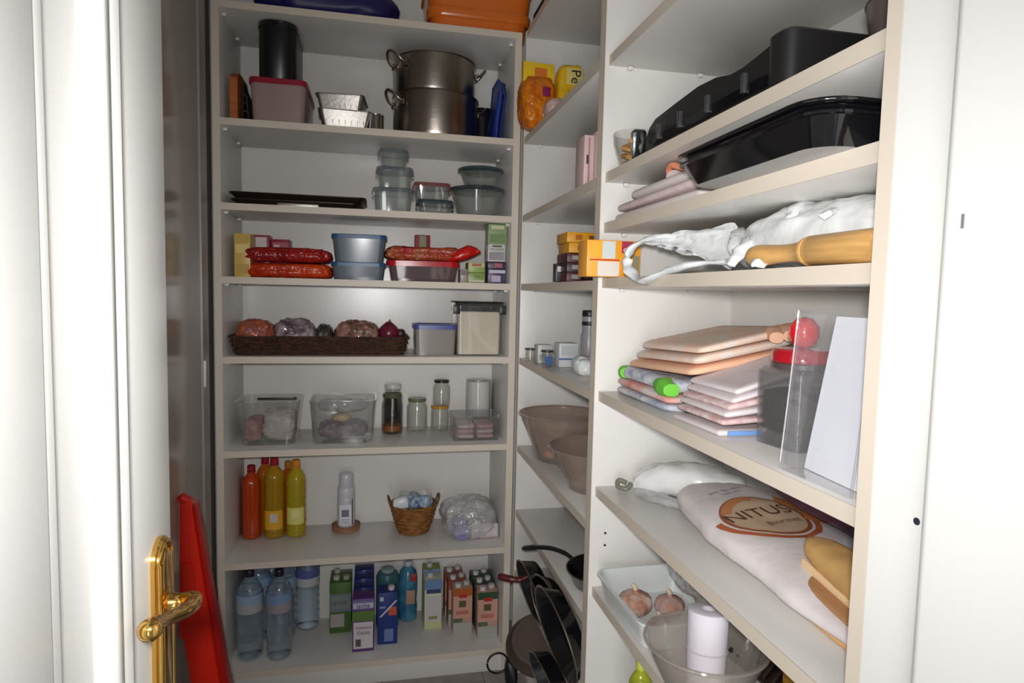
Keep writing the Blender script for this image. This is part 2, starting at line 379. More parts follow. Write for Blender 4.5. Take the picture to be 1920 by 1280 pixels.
rbox('case', [(0,.05,.20,.01),(.12,.05,.20,.01),(.125,.04,.19,.01)], cm(40,48,40,.5), t); tube('grip', [(0,-.05,.124),(0,-.045,.145),(0,.045,.145),(0,.05,.124)], .006, BLACK, t)

# --- shelf with the pots
t = thing('cutting_board', 'orange wooden board standing on edge by the left panel', 'board', (-.452, 2.25, S2))
WO = mat('orange_wood', C(190,104,40), .5, var=.35, vscale=6, stretch=(1,1,8))
bm = loft([[(x, y, z) for y, z in ((0,0),(.2,0),(.2,.13),(.16,.165),(.04,.165),(0,.14))] for x in (-.014,.010)]); obj('board', bm, WO, t, auto=20)
lathe('hanging_hole', [(.010,0),(.010,.0008)], cm(60,30,12), t, 14).matrix_local = Matrix.Translation((.0098,.1,.135)) @ Matrix.Rotation(PI/2,4,'Y')
t = thing('baking_mould', 'dark folded mould leaning between the orange board and red-lidded box', 'mould', (-.423, 2.285, S2))
obj('side', loft([[(x, y, z) for y, z in ((0,0),(.16,0),(.16,.12),(.02,.145))] for x in (-.013,-.009)]), cm(42,44,38,.4), t)
obj('side', loft([[(x+sl, y, z) for y, z, sl in ((0,0,.0),(.16,0,0),(.16,.10,-.012),(.02,.105,-.012))] for x in (.007,.011)]), cm(52,54,46,.4), t)
for k in range(4): tube('wire', [(-.010,.01,.02+k*.028),(.011-k*.003,.012,.02+k*.024)], .0016, STEEL, t, 6)
PKT = clear('pinkish_tub_plastic', (.75,.66,.66), .25, haze=.75, hcol=C(176,150,146))
t = clearbox('large milky tub with a dark red lid under the black tin', -.315, 2.365, S2, .172, .285, .140, PKT, cm(150,28,50,.35), r=.02, taper=.93, lidh=.014)
t = thing('storage_tin', 'tall black oval tin on top of the red-lidded tub', 'tin', (-.322, 2.365, S2+.1412))
rbox('body', [(0,.116,.246,.05),(.003,.12,.25,.052),(.172,.12,.25,.052)], mat('black_tin', C(20,21,23), .35, spec=.5), t, True, True)
rbox('lid', [(.172,.126,.256,.055),(.186,.126,.256,.055),(.189,.118,.248,.05),(.189,.10,.23,.04),(.184,.098,.228,.04)], GBLACK, t)
def foil(label, x, y, z, w, d, h, rz):
    t = thing('foil_tray', label, 'foil tray', (x, y, z), rz, 'foil trays stacked beside the pots')
    hollow('tray', w*.84, d*.84, w, d, 0, h, .012, .0012, ALU, t, lip=.005)
    for k in range(7): bx_ = box('crease', -w*.36+k*w*.12-.001, -w*.36+k*w*.12+.001, -d*.46, -d*.452, .012, h-.01, ALU, t, .0004)
    return t
foil('lower foil tray of the two stacked left of the pots', -.108, 2.31, S2, .165, .15, .062, .05)
foil('upper foil tray of the two stacked left of the pots', -.118, 2.315, S2+.055, .150, .14, .060, -.08)
t = thing('steel_tin', 'small shiny tin squeezed between foil trays and lower pot', 'tin', (-.006, 2.27, S2))
lathe('body', [(.024,0),(.026,.002),(.026,.058),(.024,.06)], cm(190,190,188,.2,metal=1), t, 24); lathe('rim', [(.027,.056),(.0275,.060),(.026,.061)], STEEL, t, 24, False, False)
def pot(label, x, y, z, r, h, ha):
    t = thing('cooking_pot', label, 'pot', (x, y, z), 0, 'steel pots stacked in each other')
    lathe('body', [(r*.93,0),(r*.985,.004),(r,.014),(r,h-.004),(r+.005,h-.002),(r+.005,h),(r-.003,h),(r-.003,.016),(r*.9,.006)], STEEL, t, 72)
    for a in ha:
        bm = tubebm(smoothpts([(r-.004,-.036,h-.036),(r+.018,-.035,h-.026),(r+.036,-.022,h-.006),(r+.042,0,h+.002),(r+.036,.022,h-.006),(r+.018,.035,h-.026),(r-.004,.036,h-.036)],4), .0048, 10)
        o = obj('handle', bm, STEEL, t, auto=60); o.rotation_euler = (0,0,a)
        for s in (-1,1):
            b2 = obj('bracket', bx(bmesh.new(), r-.002, r+.004, s*.036-.009, s*.036+.009, h-.046, h-.026, .002), STEEL, t, auto=30); b2.rotation_euler = (0,0,a)
pot('wide lower steel pot of the stack of two', .205, 2.365, S2, .150, .150, (PI+.45, .25))
pot('upper steel pot standing in the lower pot', .198, 2.365, S2+.151, .146, .125, (PI+.55, .10))
t = thing('saucepan', 'dark saucepan hidden behind the right side of the steel pots', 'pan', (.392, 2.465, S2))
lathe('body', [(.038,0),(.045,.006),(.047,.155),(.050,.158),(.046,.158),(.043,.01)], cm(22,22,26,.3), t)
tube('handle', smoothpts([(-.02,-.042,.13),(-.012,-.060,.14),(-.008,-.072,.13)]), .007, BLACK, t)
for i, (x, ln_, c, lab) in enumerate(((.402,.13,(34,62,150),'nearer'),(.424,.10,(24,44,112),'farther'))):
    t = thing('blue_tray', 'blue plastic tray leaning against the right panel, the %s of two' % ('front' if i == 0 else 'rear'), 'tray', (x, 2.225+i*.03, S2))
    bm = loft([[(X+z*.10, y, z) for y, z in ((0,.002),(.16,.002),(.16,.220),(.06,.220),(0,.16))] for X in (-.006,.004)])
    obj('panel', bm, cm(*c,.35), t, auto=20)
    tube('rim', [(z*.10-.006, y, z) for y, z in ((0,.005),(.16,.005),(.16,.220),(.06,.220),(0,.16))], .004, cm(c[0]+15,c[1]+20,c[2]+20,.3), t, 8, True)

# --- shelf with trays and glass dishes
BK = mat('dark_bakeware', C(52,40,36), .32, metal=.4)
for i, (dz, w_, rz) in enumerate(((0,.40,0),(.0215,.425,.0))):
    t = thing('baking_tray', ('lower' if i == 0 else 'upper')+' dark baking tray on the left of the glass dishes', 'tray', (-.26+i*.006, 2.36, S3+dz), rz, 'dark baking trays')
    hollow('tray', w_-.03, .22, w_, .25, 0, .020, .02, .0015, BK, t, lip=.006)
    if i == 0: box('foil_edge', -.06, .07, -.122, -.120, .002, .012, ALU, t, .0003)
GR = clear('grey_lid_plastic', (.80,.82,.85), .10, haze=.4, hcol=C(130,138,148))
RL = clear('red_lid_plastic', (.80,.50,.50), .12, haze=.5, hcol=C(150,84,86))
DG = clear('dark_teal_lid_plastic', (.45,.52,.54), .12, haze=.6, hcol=C(62,78,84))
TG = clear('dish_glass', (.93,.94,.93), .04, haze=.08, hcol=C(190,195,190), refl=1)
def snapbox(label, x, y, z, w, d, h, lidm, rz=0, group=None):
    t = thing('glass_dish', label, 'container', (x, y, z), rz, group)
    hollow('dish', w*.84, d*.84, w*.95, d*.95, 0, h-.010, .018, .004, TG, t, lip=.003)
    rbox('lid', [(h-.014,w,d,.022),(h-.003,w,d,.022),(h,w-.006,d-.006,.02),(h,w-.03,d-.03,.014),(h-.004,w-.034,d-.034,.012)], lidm, t)
    for s in (-1,1): box('clip', s*(w/2+.001)-.002, s*(w/2+.001)+.002, -d*.2, d*.2, h-.032, h-.008, lidm, t, .001)
    return t
snapbox('largest square glass dish at the bottom of the tower of three', .054, 2.31, S3, .138, .12, .084, GR)
snapbox('middle square glass dish in the tower of three', .060, 2.31, S3+.084, .125, .11, .072, GR)
snapbox('small glass dish on top of the tower of three', .054, 2.31, S3+.156, .098, .09, .062, GR, .1)
snapbox('flat glass dish with a greenish lid under the red-lidded dish', .200, 2.30, S3, .126, .11, .050, DG)
snapbox('glass dish with a reddish lid beside the tower of glass dishes', .188, 2.30, S3+.05, .128, .115, .058, RL)
def bowl(label, x, y, z, r, h, lidm, name='glass_bowl'):
    t = thing(name, label, 'bowl', (x, y, z))
    lathe('bowl', [(r*.62,0),(r*.72,.004),(r*.86,h*.5),(r*.96,h-.014),(r,h-.012),(r*.93,h-.014),(r*.82,h*.5),(r*.66,.010)], TG, t, 40)
    lathe('lid', [(r+.001,h-.014),(r+.006,h-.012),(r+.006,h-.003),(r,h),(r*.85,h),(r*.82,h-.004)], lidm, t, 40)
bowl('wide round glass bowl with lid at the right end of the glass dishes', .355, 2.325, S3, .096, .106, DG)
bowl('smaller round glass bowl with dark lid stacked on the wide one', .368, 2.325, S3+.1065, .078, .070, DG)

# --- shelf with boxes and bags
YB = (206,172,84)
carton('narrow yellow box upright at the left end of its shelf', -.434, 2.26, S4, .050, .10, .143, YB, [(.08,.92,.08,.30,(190,150,70),'print'),(.1,.9,.55,.75,(222,196,120),'print'),(.1,.9,.8,.93,(190,160,70),'print')], 'box', 'food_box')
carton('pink and white box behind the red bags', -.394, 2.36, S4, .060, .07, .148, (150,52,72), [(.25,.85,.72,.95,(208,196,196),'print'),(.25,.85,.42,.66,(190,150,170),'print')], 'box', 'food_box')
carton('magenta box with a pale emblem behind the red bags', -.330, 2.37, S4, .062, .07, .136, (150,42,58), [(.1,.9,.62,.92,(168,70,86),'print'),(.15,.45,.68,.86,(206,180,176),'print')], 'box', 'food_box')
RED = mat('red_shiny_wrap', C(170,32,28), .22, bump=.8, bscale=45, bdist=.01, col2=C(120,18,18), vscale=18)
ORG = mat('orange_red_wrap', C(205,66,14), .25, bump=.7, bscale=40, bdist=.01, col2=C(170,40,10), vscale=14)
bag('snack_bag', 'orange-red bag lying flat under the darker red bag', 'bag', (-.288, 2.33, S4), (.278, .16, .050), ORG, 5, .010, 30, p=.22)
bag('snack_bag', 'dark red shiny bag lying on the orange-red bag', 'bag', (-.292, 2.325, S4+.053), (.278, .15, .048), RED, 9, .013, 30, p=.22)
BLU = clear('blue_grey_tub_plastic', (.55,.62,.68), .2, haze=.8, hcol=C(104,116,126)); BLL = cm(46,88,128,.35)
clearbox('shallow blue-grey tub under the taller tub with blue lid', -.06, 2.325, S4, .176, .15, .060, BLU, BLL, r=.02, taper=.93)
clearbox('taller blue-grey tub with a blue lid stacked on the shallow one', -.058, 2.325, S4+.0605, .178, .15, .094, BLU, BLL, r=.02, taper=.9)
clearbox('shallow glass dish with a bright red lid', .162, 2.325, S4, .24, .15, .072, clear('tinted_dish_glass',(.8,.72,.72),.06,haze=.25,hcol=C(150,130,130)), cm(190,20,36,.25), r=.025, taper=.93, lidh=.016, over=.008, name='glass_dish')
MIX = mat('red_snack_wrap', C(176,40,34), .25, bump=.9, bscale=50, bdist=.01, col2=C(170,96,52), vscale=22)
bag('snack_bag', 'crinkled red snack bag on top of the red-lidded dish', 'bag', (.165, 2.33, S4+.0725), (.27, .15, .050), MIX, 13, .014, 32, p=.22)
o = obj('sugar_pouch', softbm([(0,0,.012,.02,.008),(.03,0,.03,.03,.02),(.07,.004,.045,.035,.026),(.10,.006,.05,.03,.016),(.12,.006,.048,.03,.004)], .003, 40, 4), mat('red_gloss_wrap', C(200,24,20), .2, bump=.5, bscale=60), None, auto=70)
o.location = (.245, 2.285, S4+.062); o.rotation_euler = (0,0,-.1); tag(o, 'bright red pouch drooping off the right end of the red-lidded dish', 'pouch')
carton('small red and green box against the back board behind the snack bag', .168, 2.42, S4, .056, .05, .176, (150,52,58), [(.3,.75,.70,.98,(112,122,62),'print')], 'box', 'food_box')
carton('narrow white box between the red-lidded dish and the tea boxes', .306, 2.27, S4, .026, .07, .048, (170,160,158), [(.1,.9,.55,.9,(120,90,110),'print')], 'box', 'tea_box')
TEA = [(.05,.95,.55,.95,(196,200,150),'print'),(.2,.8,.62,.88,(176,92,66),'print'),(.05,.95,.08,.30,(206,206,180),'print')]
carton('white and green tea box lowest of the two right of the dish', .348, 2.25, S4, .062, .075, .036, (138,160,84), TEA[2:], 'box', 'tea_box', txt=[('TEA',.5,.62,.014,(70,90,40))])
carton('green tea box with a red picture, upper of the two', .348, 2.25, S4+.0365, .060, .075, .036, (150,172,92), TEA[:2], 'box', 'tea_box')
carton('purple and white tea box at the bottom of the right stack', .420, 2.24, S4, .066, .075, .050, (72,60,92), [(.05,.95,.72,.95,(198,192,206),'print'),(.2,.7,.1,.55,(190,176,204),'print')], 'box', 'tea_box')
carton('dark tea box second from the bottom of the right stack', .419, 2.24, S4+.0505, .066, .075, .026, (52,42,58), [(.35,.8,.2,.8,(170,88,110),'print')], 'box', 'tea_box')
carton('white tea box with lettering third in the right stack', .417, 2.24, S4+.077, .062, .075, .062, (208,206,202), [(.05,.95,.08,.55,(150,146,152),'print'),(.25,.8,.82,.93,(90,110,60),'print')], 'box', 'tea_box', txt=[('INFUSION',.5,.68,.011,(70,70,60))])
carton('leafy green tea box on top of the right stack', .419, 2.24, S4+.1395, .066, .072, .069, (142,160,120), [(.05,.95,.05,.5,(112,142,84),'print'),(.15,.85,.75,.92,(206,200,160),'print')], 'box', 'tea_box')

# --- shelf with the long basket
t = thing('wicker_tray', 'long dark brown wicker tray filled with bagged vegetables', 'basket', (-.183, 2.335, S5))
WK = mat('dark_wicker', C(96,58,34), .5, bump=1.0, bscale=120, stretch=(1,1,4), col2=C(48,30,22), vscale=40, bdist=.006)
hollow('tray', .55, .18, .585, .21, 0, .062, .03, .006, WK, t)
for z_, e in ((.062,0),(.045,-.004),(.030,-.008),(.015,-.012)):
    tube('woven_band', rring(.590+2*e, .214+2*e, .032, z_, n=4), .0042, WK, t, 6, True)
for k in range(30): box('stake', -.272+k*.0188, -.268+k*.0188, -.110, -.104, .004, .060, WK, t, .0008)
for i, (x, w_, h_, c, c2, lab) in enumerate((
    (-.405,.13,.108,(196,96,52),(150,90,80),'bag of orange vegetables at the left end of the wicker tray'),
    (-.275,.15,.112,(176,160,166),(74,48,62),'bag of purple garlic second from the left in the wicker tray'),
    (-.175,.05,.095,(96,92,82),(50,48,40),'small dark bag in the middle of the wicker tray'),
    (-.065,.15,.108,(176,128,118),(104,76,56),'bag of reddish onions right of the middle of the wicker tray'))):
    bag('vegetable_bag', lab, 'bag', (x, 2.335, S5+.0065), (w_, .13, h_), mat('veg_wrap%d'%i, C(*c), .2, bump=.9, bscale=50, bdist=.012, col2=C(*c2), vscale=30, coat=.4), 20+i, .012, 24, group='bagged vegetables in the wicker tray')
bm = bmesh.new(); bmesh.ops.create_uvsphere(bm, u_segments=24, v_segments=14, radius=.030)
for v in bm.verts:
    if v.co.z > .026: v.co.z += (v.co.z-.026)*1.2
    v.co *= 1.25
t = thing('red_onion', 'dark red onion near the right end of the wicker tray', 'onion', (.045, 2.32, S5+.072)); obj('bulb', bm, cm(120,34,58,.3,var=.3,vscale=40), t, smooth=True)
tube('stalk', [(0,0,.034),(.002,0,.043),(.004,.002,.050)], [.006,.004,.002], cm(140,90,70,.6), t, 8)
o = bag('onion_skin', 'small dark onion at the very right end of the wicker tray', 'onion', (.083, 2.335, S5+.054), (.04,.04,.034), cm(70,34,44,.4), 31, .003)
TUBB = clear('white_blue_tub', (.8,.8,.8), .2, haze=.75, hcol=C(165,158,150))
clearbox('small milky tub with a blue lid right of the wicker tray', .207, 2.33, S5, .146, .15, .108, TUBB, cm(74,84,150,.35), r=.016, taper=.95, lidh=.013)
t = thing('pasta_canister', 'tall square canister with black-edged clear lid at the right end', 'canister', (.361, 2.325, S5))
rbox('content', [(.004,.150,.150,.012),(.156,.152,.152,.012)], cm(232,220,200,.7), t)
hollow('jar', .158, .158, .162, .162, 0, .172, .014, .003, CPLAS, t)
rbox('lid', [(.160,.168,.168,.016),(.166,.172,.172,.018),(.188,.172,.172,.018),(.192,.166,.166,.016)], clear('smoke_lid',(.6,.6,.62),.08,haze=.35,hcol=C(90,88,88)), t)
for s in (-1,1):
    box('clip', s*.083-.012, s*.083+.012, -.088, -.083, .148, .180, BLACK, t, .002)
tube('gasket', rring(.172,.172,.018,.190,n=4), .003, BLACK, t, 6, True)

# --- shelf with jars
t = clearbox('left clear tub holding pinkish and white packets', -.360, 2.345, S6, .205, .175, .152, CPLAS, None, r=.03, taper=.85, name='plastic_tub')
bag('sachet_bag', 'white crumpled packet in the left clear tub', 'packet', (-.327, 2.34, S6+.006), (.11,.11,.11), mat('white_sachet', C(205,196,192), .35, bump=.6, bscale=50, bdist=.01), 40, .010, 24)
bag('sachet_bag', 'pinkish brown packet at the left of the left clear tub', 'packet', (-.412, 2.335, S6+.006), (.06,.10,.085), mat('pink_sachet', C(186,136,132), .35, bump=.8, bscale=60, col2=C(130,84,80), vscale=30), 41, .010, 30)
box_ = thing('black_clip', 'thin black bar lying across the left clear tub', 'clip', (-.335, 2.300, S6+.1535)); box('bar', -.062,.062,-.004,.004,0,.006,BLACK,box_,.001); box('hinge', .058,.066,-.006,.006,0,.008,BLACK,box_,.001)
t = clearbox('right clear tub with silvery wrapped contents', -.112, 2.35, S6, .225, .175, .152, CPLAS, None, r=.03, taper=.9, name='plastic_tub')
bag('sachet_bag', 'silvery purple packets at the bottom of the right clear tub', 'packet', (-.112, 2.35, S6+.006), (.17,.12,.062), mat('silver_sachet', C(160,140,150), .2, bump=1, bscale=70, bdist=.012, col2=C(104,92,100), vscale=40), 42, .010, 34)
bag('biscuit_pack', 'cream coloured round pack in the right clear tub', 'packet', (-.118, 2.315, S6+.070), (.062,.05,.030), cm(206,178,130,.5), 43, .003, p=.9)
bag('snack_sleeve', 'clear crinkled sleeve lying on top in the right clear tub', 'packet', (-.112, 2.35, S6+.102), (.17,.11,.050), BAGC, 44, .008, 20)
jar('tall glass jar with brown residue and green lid, left of the jars', .062, 2.432, S6, .040, .150, (96,96,66), .82, fill=(.030, (150,88,40)))
jar('small glass jar with white lid behind the tall jar', .066, 2.486, S6, .036, .178, (206,206,200), .8)
jar('empty glass jar with a green lid in the middle of the jars', .158, 2.470, S6, .040, .125, (110,118,84), .8)
jar('lower jar with a yellow lid under the small jar', .247, 2.470, S6, .036, .095, (190,142,40), .92)
jar('small jar with a black lid standing on the yellow-lidded jar', .252, 2.470, S6+.0955, .034, .100, (44,34,30), .78)
t = thing('paper_roll', 'white kitchen paper roll in a clear sleeve standing in the right corner', 'paper roll', (.398, 2.475, S6))
lathe('roll', [(.046,0),(.047,.002),(.047,.188),(.046,.19),(.018,.19),(.018,.12)], cm(214,212,208,.8,bump=.3,bscale=120), t, 32)
lathe('sleeve', [(.049,.0),(.050,.1),(.049,.196)], CPLAS, t, 32, False, False)
t = thing('clear_tray', 'low clear tray of pink packets at the right end', 'tray', (.360, 2.325, S6))
hollow('tray', .165, .13, .172, .14, 0, .090, .010, .002, clear('clear_tray_plastic',(.88,.88,.88),.06,haze=.06), t)
for k in range(3):
    for s in (0,1):
        o = bag('pink_packet', ['bottom','middle','top'][k]+(' left' if s == 0 else ' right')+' pink packet in the low clear tray', 'packet', (.323+s*.072, 2.325, S6+.003+k*.018), (.066,.11,.019), cm(214,164,166,.35,bump=.5,bscale=60) if (k+s) % 2 else cm(222,200,196,.35), 50+k*2+s, .002, 30, p=.4, group='pink packets in the low clear tray')

# --- shelf with oil bottles
def oil(label, x, y, z, r, h, liq, cap, lab=None, ribs=True, name='oil_bottle'):
    t = thing(name, label, 'bottle', (x, y, z), 0)
    pr = [(r*.80,0),(r*.96,.005),(r,.016)]
    for k in range(14):
        zz = .018+(h*.70-.018)*k/13; pr.append((r*(1 if k % 2 else .93) if ribs else r, zz))
    pr += [(r*.97,h*.74),(r*.86,h*.80),(r*.62,h*.855),(r*.36,h*.895),(r*.33,h*.91)]
    M = clear('oil_%d_%d_%d' % liq, tuple(c**.6 for c in C(*liq)), .06, haze=.34, hcol=tuple(min(1,c*1.5) for c in C(*liq)), refl=1)
    lathe('bottle', pr, M, t, 40, auto=60)
    lathe('liquid', [(r*.7,.004),(r*.86,.008),(r*.88,h*.70),(r*.80,h*.74)], solid('liq_%d_%d_%d' % liq, C(*liq), 1.2, .12), t, 32)
    lathe('neck_ring', [(r*.36,h*.905),(r*.44,h*.91),(r*.44,h*.918),(r*.36,h*.922)], cm(*cap,.35), t, 20)
    lathe('cap', [(r*.40,h*.922),(r*.41,h*.93),(r*.40,h*.995),(r*.34,h)], cm(*cap,.35), t, 24)
    if lab:
        c1, c2, z0, z1, txt_ = lab
        n = 14; a0, a1 = -PI/2-.95, -PI/2+.95
        R = r+.0008
        bm = bmesh.new(); lo = []; hi = []
        for i in range(n+1):
            a = a0+(a1-a0)*i/n; lo.append(bm.verts.new((R*math.cos(a), R*math.sin(a), h*z0))); hi.append(bm.verts.new((R*math.cos(a), R*math.sin(a), h*z1)))
        for i in range(n): bm.faces.new((lo[i], lo[i+1], hi[i+1], hi[i]))
        o = obj('label', bm, cm(*c1,.45), t, smooth=True)
        box('label_patch', -r*.30, r*.45, -R-.0012, -R-.0004, h*(z0*.6+z1*.4), h*(z0*.15+z1*.85), cm(*c2,.45), t, 0)
        if txt_: text('lettering', txt_[0], txt_[1], (r*.08, -R-.0016, h*(z0*.4+z1*.6)), FRONT, cm(*txt_[2],.5), t)
    return t
oil('deep orange oil bottle farthest left in front', -.443, 2.435, S7, .034, .270, (226,84,14), (150,28,34))
oil('orange-yellow oil bottle with red cap behind the deep orange one', -.405, 2.495, S7, .034, .285, (214,130,20), (160,24,40))
oil('golden oil bottle with a red cap and yellow label', -.363, 2.435, S7, .037, .295, (210,168,30), (168,26,46), ((226,168,40),(206,196,186),.12,.36,None))
oil('amber oil bottle in the gap behind the two front bottles', -.322, 2.495, S7, .032, .265, (206,110,14), (190,120,40))
oil('yellow ribbed oil bottle with an orange cap', -.286, 2.432, S7, .036, .286, (214,196,44), (222,140,34), ((226,214,120),(232,224,150),.18,.40,None))
t = thing('cork_coaster', 'round cork coaster under the white cream bottle', 'coaster', (-.108, 2.468, S7))
lathe('disc', [(.050,0),(.052,.003),(.052,.011),(.050,.013)], cm(176,132,100,.8,var=.35,vscale=60), t, 36); lathe('rim', [(.0515,.011),(.054,.013),(.054,.020),(.0505,.021),(.049,.013)], cm(150,112,84,.8), t, 36, False, False)
t = thing('cream_bottle', 'white pump bottle with label on the cork coaster', 'bottle', (-.108, 2.468, S7+.0135))
lathe('body', [(.030,0),(.033,.003),(.033,.10),(.033,.112),(.030,.116)], cm(206,202,208,.35), t); lathe('collar', [(.031,.116),(.032,.119),(.032,.150),(.029,.154),(.026,.156)], cm(212,208,214,.35), t)
lathe('cap', [(.026,.156),(.027,.158),(.026,.200),(.022,.206)], cm(204,202,210,.3), t)
bm = bmesh.new(); bx(bm, -.022,.022,-.0345,-.033,.012,.092); obj('label', bm, cm(226,226,230,.4), t); box('label_print', -.015,.012,-.0352,-.0345,.045,.072, cm(120,116,132,.5), t, 0)
for k in range(3): box('label_line', -.017,.016,-.0352,-.0345,.020+k*.007,.022+k*.007, cm(150,148,160,.5), t, 0)
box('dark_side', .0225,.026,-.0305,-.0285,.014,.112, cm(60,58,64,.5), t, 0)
# wicker basket with sachets
t = thing('wicker_basket', 'small honey-brown wicker basket full of blue and white sachets', 'basket', (.145, 2.405, S7))
HB = mat('honey_wicker', C(176,120,60), .55, bump=1, bscale=140, stretch=(1,1,3), col2=C(120,76,34), vscale=50, bdist=.004)
P_ = []
for k in range(15):
    f = k/14; P_.append((.052+.034*f**.8+(.0012 if k % 2 else 0), .108*f))
lathe('woven_side', P_+[(P_[-1][0]-.007,.108),(.050,.010)], HB, t, 40, auto=20)
for k in range(1,14,2): tube('woven_band', circ(P_[k][0]+.0012, P_[k][1], 40), .0034, HB, t, 6, True)
tube('rim', circ(.087,.110,40), .005, HB, t, 8, True)
for s in (-1,1): tube('handle', smoothpts([(s*.086,-.024,.108),(s*.094,-.022,.132),(s*.096,0,.142),(s*.094,.022,.132),(s*.086,.024,.108)],4), .0038, cm(110,76,44,.6), t, 8)
random.seed(5)
sach = [((222,226,228),'white'),((66,112,160),'deep blue'),((120,160,196),'pale blue'),((198,214,204),'greenish white'),((90,104,170),'violet blue'),((226,222,212),'cream')]
wh = ['at the front left','at the front centre','at the front right','at the back left','at the back centre','at the back right']
for k in range(6):
    c, nm = sach[k]; x = .145+(-.040 if k % 3 == 0 else 0 if k % 3 == 1 else .040); y = 2.372+(k//3)*.045
    o = obj('sachet', bagmesh(.058,.040,.050,.004,40,60+k,p=.35,nu=24,nv=14), cm(*c,.35,bump=.5,bscale=60,col2=C(206,214,216) if k in (1,2,4) else None,vscale=60), None, auto=70)
    o.location = (x, y, S7+.098+(k%2)*.006); o.rotation_euler = (.3*(k%2)-.1, .35*((k%3)-1), .5*k)
    tag(o, '%s sachet %s of the small wicker basket' % (nm, wh[k]), 'sachet', 'sachets in the wicker basket')
t = thing('storage_bag', 'clear crinkled bag with purple and white packs at the right end', 'bag', (.348, 2.36, S7))
obj('film', bagmesh(.20,.19,.135,.030,9,72,p=.6), BAGC, t, auto=70)
tag(obj('napkin_pack', bx(bmesh.new(), -.045,.06,-.06,.06,0,.055,.008), mat('napkin_print', C(206,196,196), .5, col2=C(190,168,170), vscale=25), None), 'white and pink napkin pack inside the crinkled bag', 'packet').location = (.395, 2.345, S7+.002)
tag(obj('roll_pack', tubebm([(0,-.055,.03),(0,.06,.03)], .029, 20), cm(128,122,172,.4), None, auto=40), 'purple wrapped roll inside the crinkled bag', 'packet').location = (.318, 2.335, S7+.002)

# --- bottom shelf
WAT = clear('water_bottle_plastic', (.90,.94,.97), .07, haze=.13, hcol=C(205,218,228))
def water(label, x, y, lab, lab2, capc):
    t = thing('water_bottle', label, 'bottle', (x, y, S8), 0, 'large water bottles on the bottom shelf')
    r, h = .044, .315; pr = [(r*.6,.004),(r*.86,0),(r*.98,.012)]
    for k in range(11): pr.append((r*(1 if k % 2 else .93), .02+.145*k/10))
    pr += [(r,.17),(r,.235),(r*.9,.252),(r*.62,.272),(r*.36,.286),(r*.30,.292)]
    lathe('bottle', pr, WAT, t, 36, auto=60)
    lathe('water', [(r*.55,.006),(r*.8,.008)]+[(q[0]*.95, q[1]) for q in pr[3:17]]+[(r*.8,.250)], solid('water_body', (.93,.97,1), 1.18, .06), t, 36)
    lathe('cap', [(.0155,.292),(.016,.294),(.016,.311),(.014,.315)], cm(*capc,.4), t, 20)
    lathe('label', [(r+.0006,.172),(r+.0006,.205)], cm(*lab2,.35), t, 36, False, False)
    lathe('label_band', [(r+.0007,.205),(r+.0007,.236)], cm(*lab,.3), t, 36, False, False)
water('large water bottle in the front left corner of the bottom shelf', -.427, 2.300, (150,176,204), (176,176,178), (30,34,48))
water('large water bottle second from the left in the front of the bottom shelf', -.327, 2.288, (128,156,194), (160,152,158), (28,30,46))
water('large water bottle behind the front left one', -.420, 2.430, (140,176,204), (150,160,170), (60,90,130))
water('large water bottle behind the second front one', -.330, 2.415, (140,176,204), (150,160,170), (60,90,130))
water('large ribbed water bottle alone at the back, third in the row', -.250, 2.478, (96,104,160), (190,196,196), (50,70,120))
DBLU=(34,44,112)
carton('green and grey milk carton left of the purple carton', -.125, 2.405, S8, .080, .07, .195, (74,108,46), [(.0,1,.42,.78,(112,124,128),'print'),(.1,.9,.48,.74,(128,138,136),'print'),(.05,.68,.12,.38,(172,164,162),'print')], caps=[(.3,.5,(190,190,186)),(.75,.5,(160,170,150))], txt=[('LECHE',.45,.60,.02,(80,96,100))])
carton('green milk carton behind the green and grey one', -.125, 2.476, S8, .080, .05, .195, (84,104,60), [(0,1,.5,.9,(120,130,128),'print')], caps=[(.3,.5,(190,190,186))])
carton('tall purple, green and white milk carton at the front of the bottom shelf', -.038, 2.262, S8, .076, .072, .196, (98,54,120), [(0,1,.80,.98,(120,112,160),'print'),(.04,.96,.82,.92,(196,192,214),'print'),(0,1,.58,.77,(94,124,56),'print'),(.05,.95,.06,.56,(214,206,210),'print'),(.15,.4,.10,.24,(96,86,80),'seal')], txt=[('leche',.5,.87,.022,(60,56,120)),('Desnatada',.52,.46,.013,(150,60,110)),('Calcio',.52,.36,.018,(90,88,120))])
for k in range(3):
    carton(['blue wrapped milk carton directly behind the purple carton','blue wrapped milk carton third in the purple row','blue wrapped milk carton at the back of the purple row'][k], -.038, 2.336+k*.0640, S8, .074, .062, .200+.006*k, DBLU, [(0,1,.8,.98,(60,70,150),'print')], rough=.15, group='row of blue wrapped cartons')
carton('dark blue milk carton with a white stripe and orange square', .048, 2.295, S8, .072, .068, .196, (32,54,124), [(.12,.30,.84,.92,(190,196,214),'print'),(.1,.4,.70,.74,(140,150,190),'print'),(.55,.95,.56,.72,(206,92,66),'print'),(.35,.8,.06,.30,(110,128,176),'print')], caps=[(.7,.4,(214,200,200))], txt=[('x',.15,.88,.012,(200,206,220))])
o = obj('white_stripe', loft([[(a, y, b) for a, b in ((-.030,.105),(-.022,.105),(.036,.165),(.028,.165))] for y in (-.0012,-.0006)]), cm(206,208,222,.4), [q for q in bpy.data.objects if q.get('label','').startswith('dark blue milk carton')][0])
t = thing('plastic_tub', 'round teal tub behind the dark blue carton', 'tub', (.050, 2.430, S8))
lathe('body', [(.040,0),(.043,.004),(.043,.20),(.038,.214),(.03,.218)], cm(66,104,112,.25), t); lathe('lid', [(.024,.218),(.026,.221),(.026,.230),(.022,.232)], cm(150,170,172,.3), t)
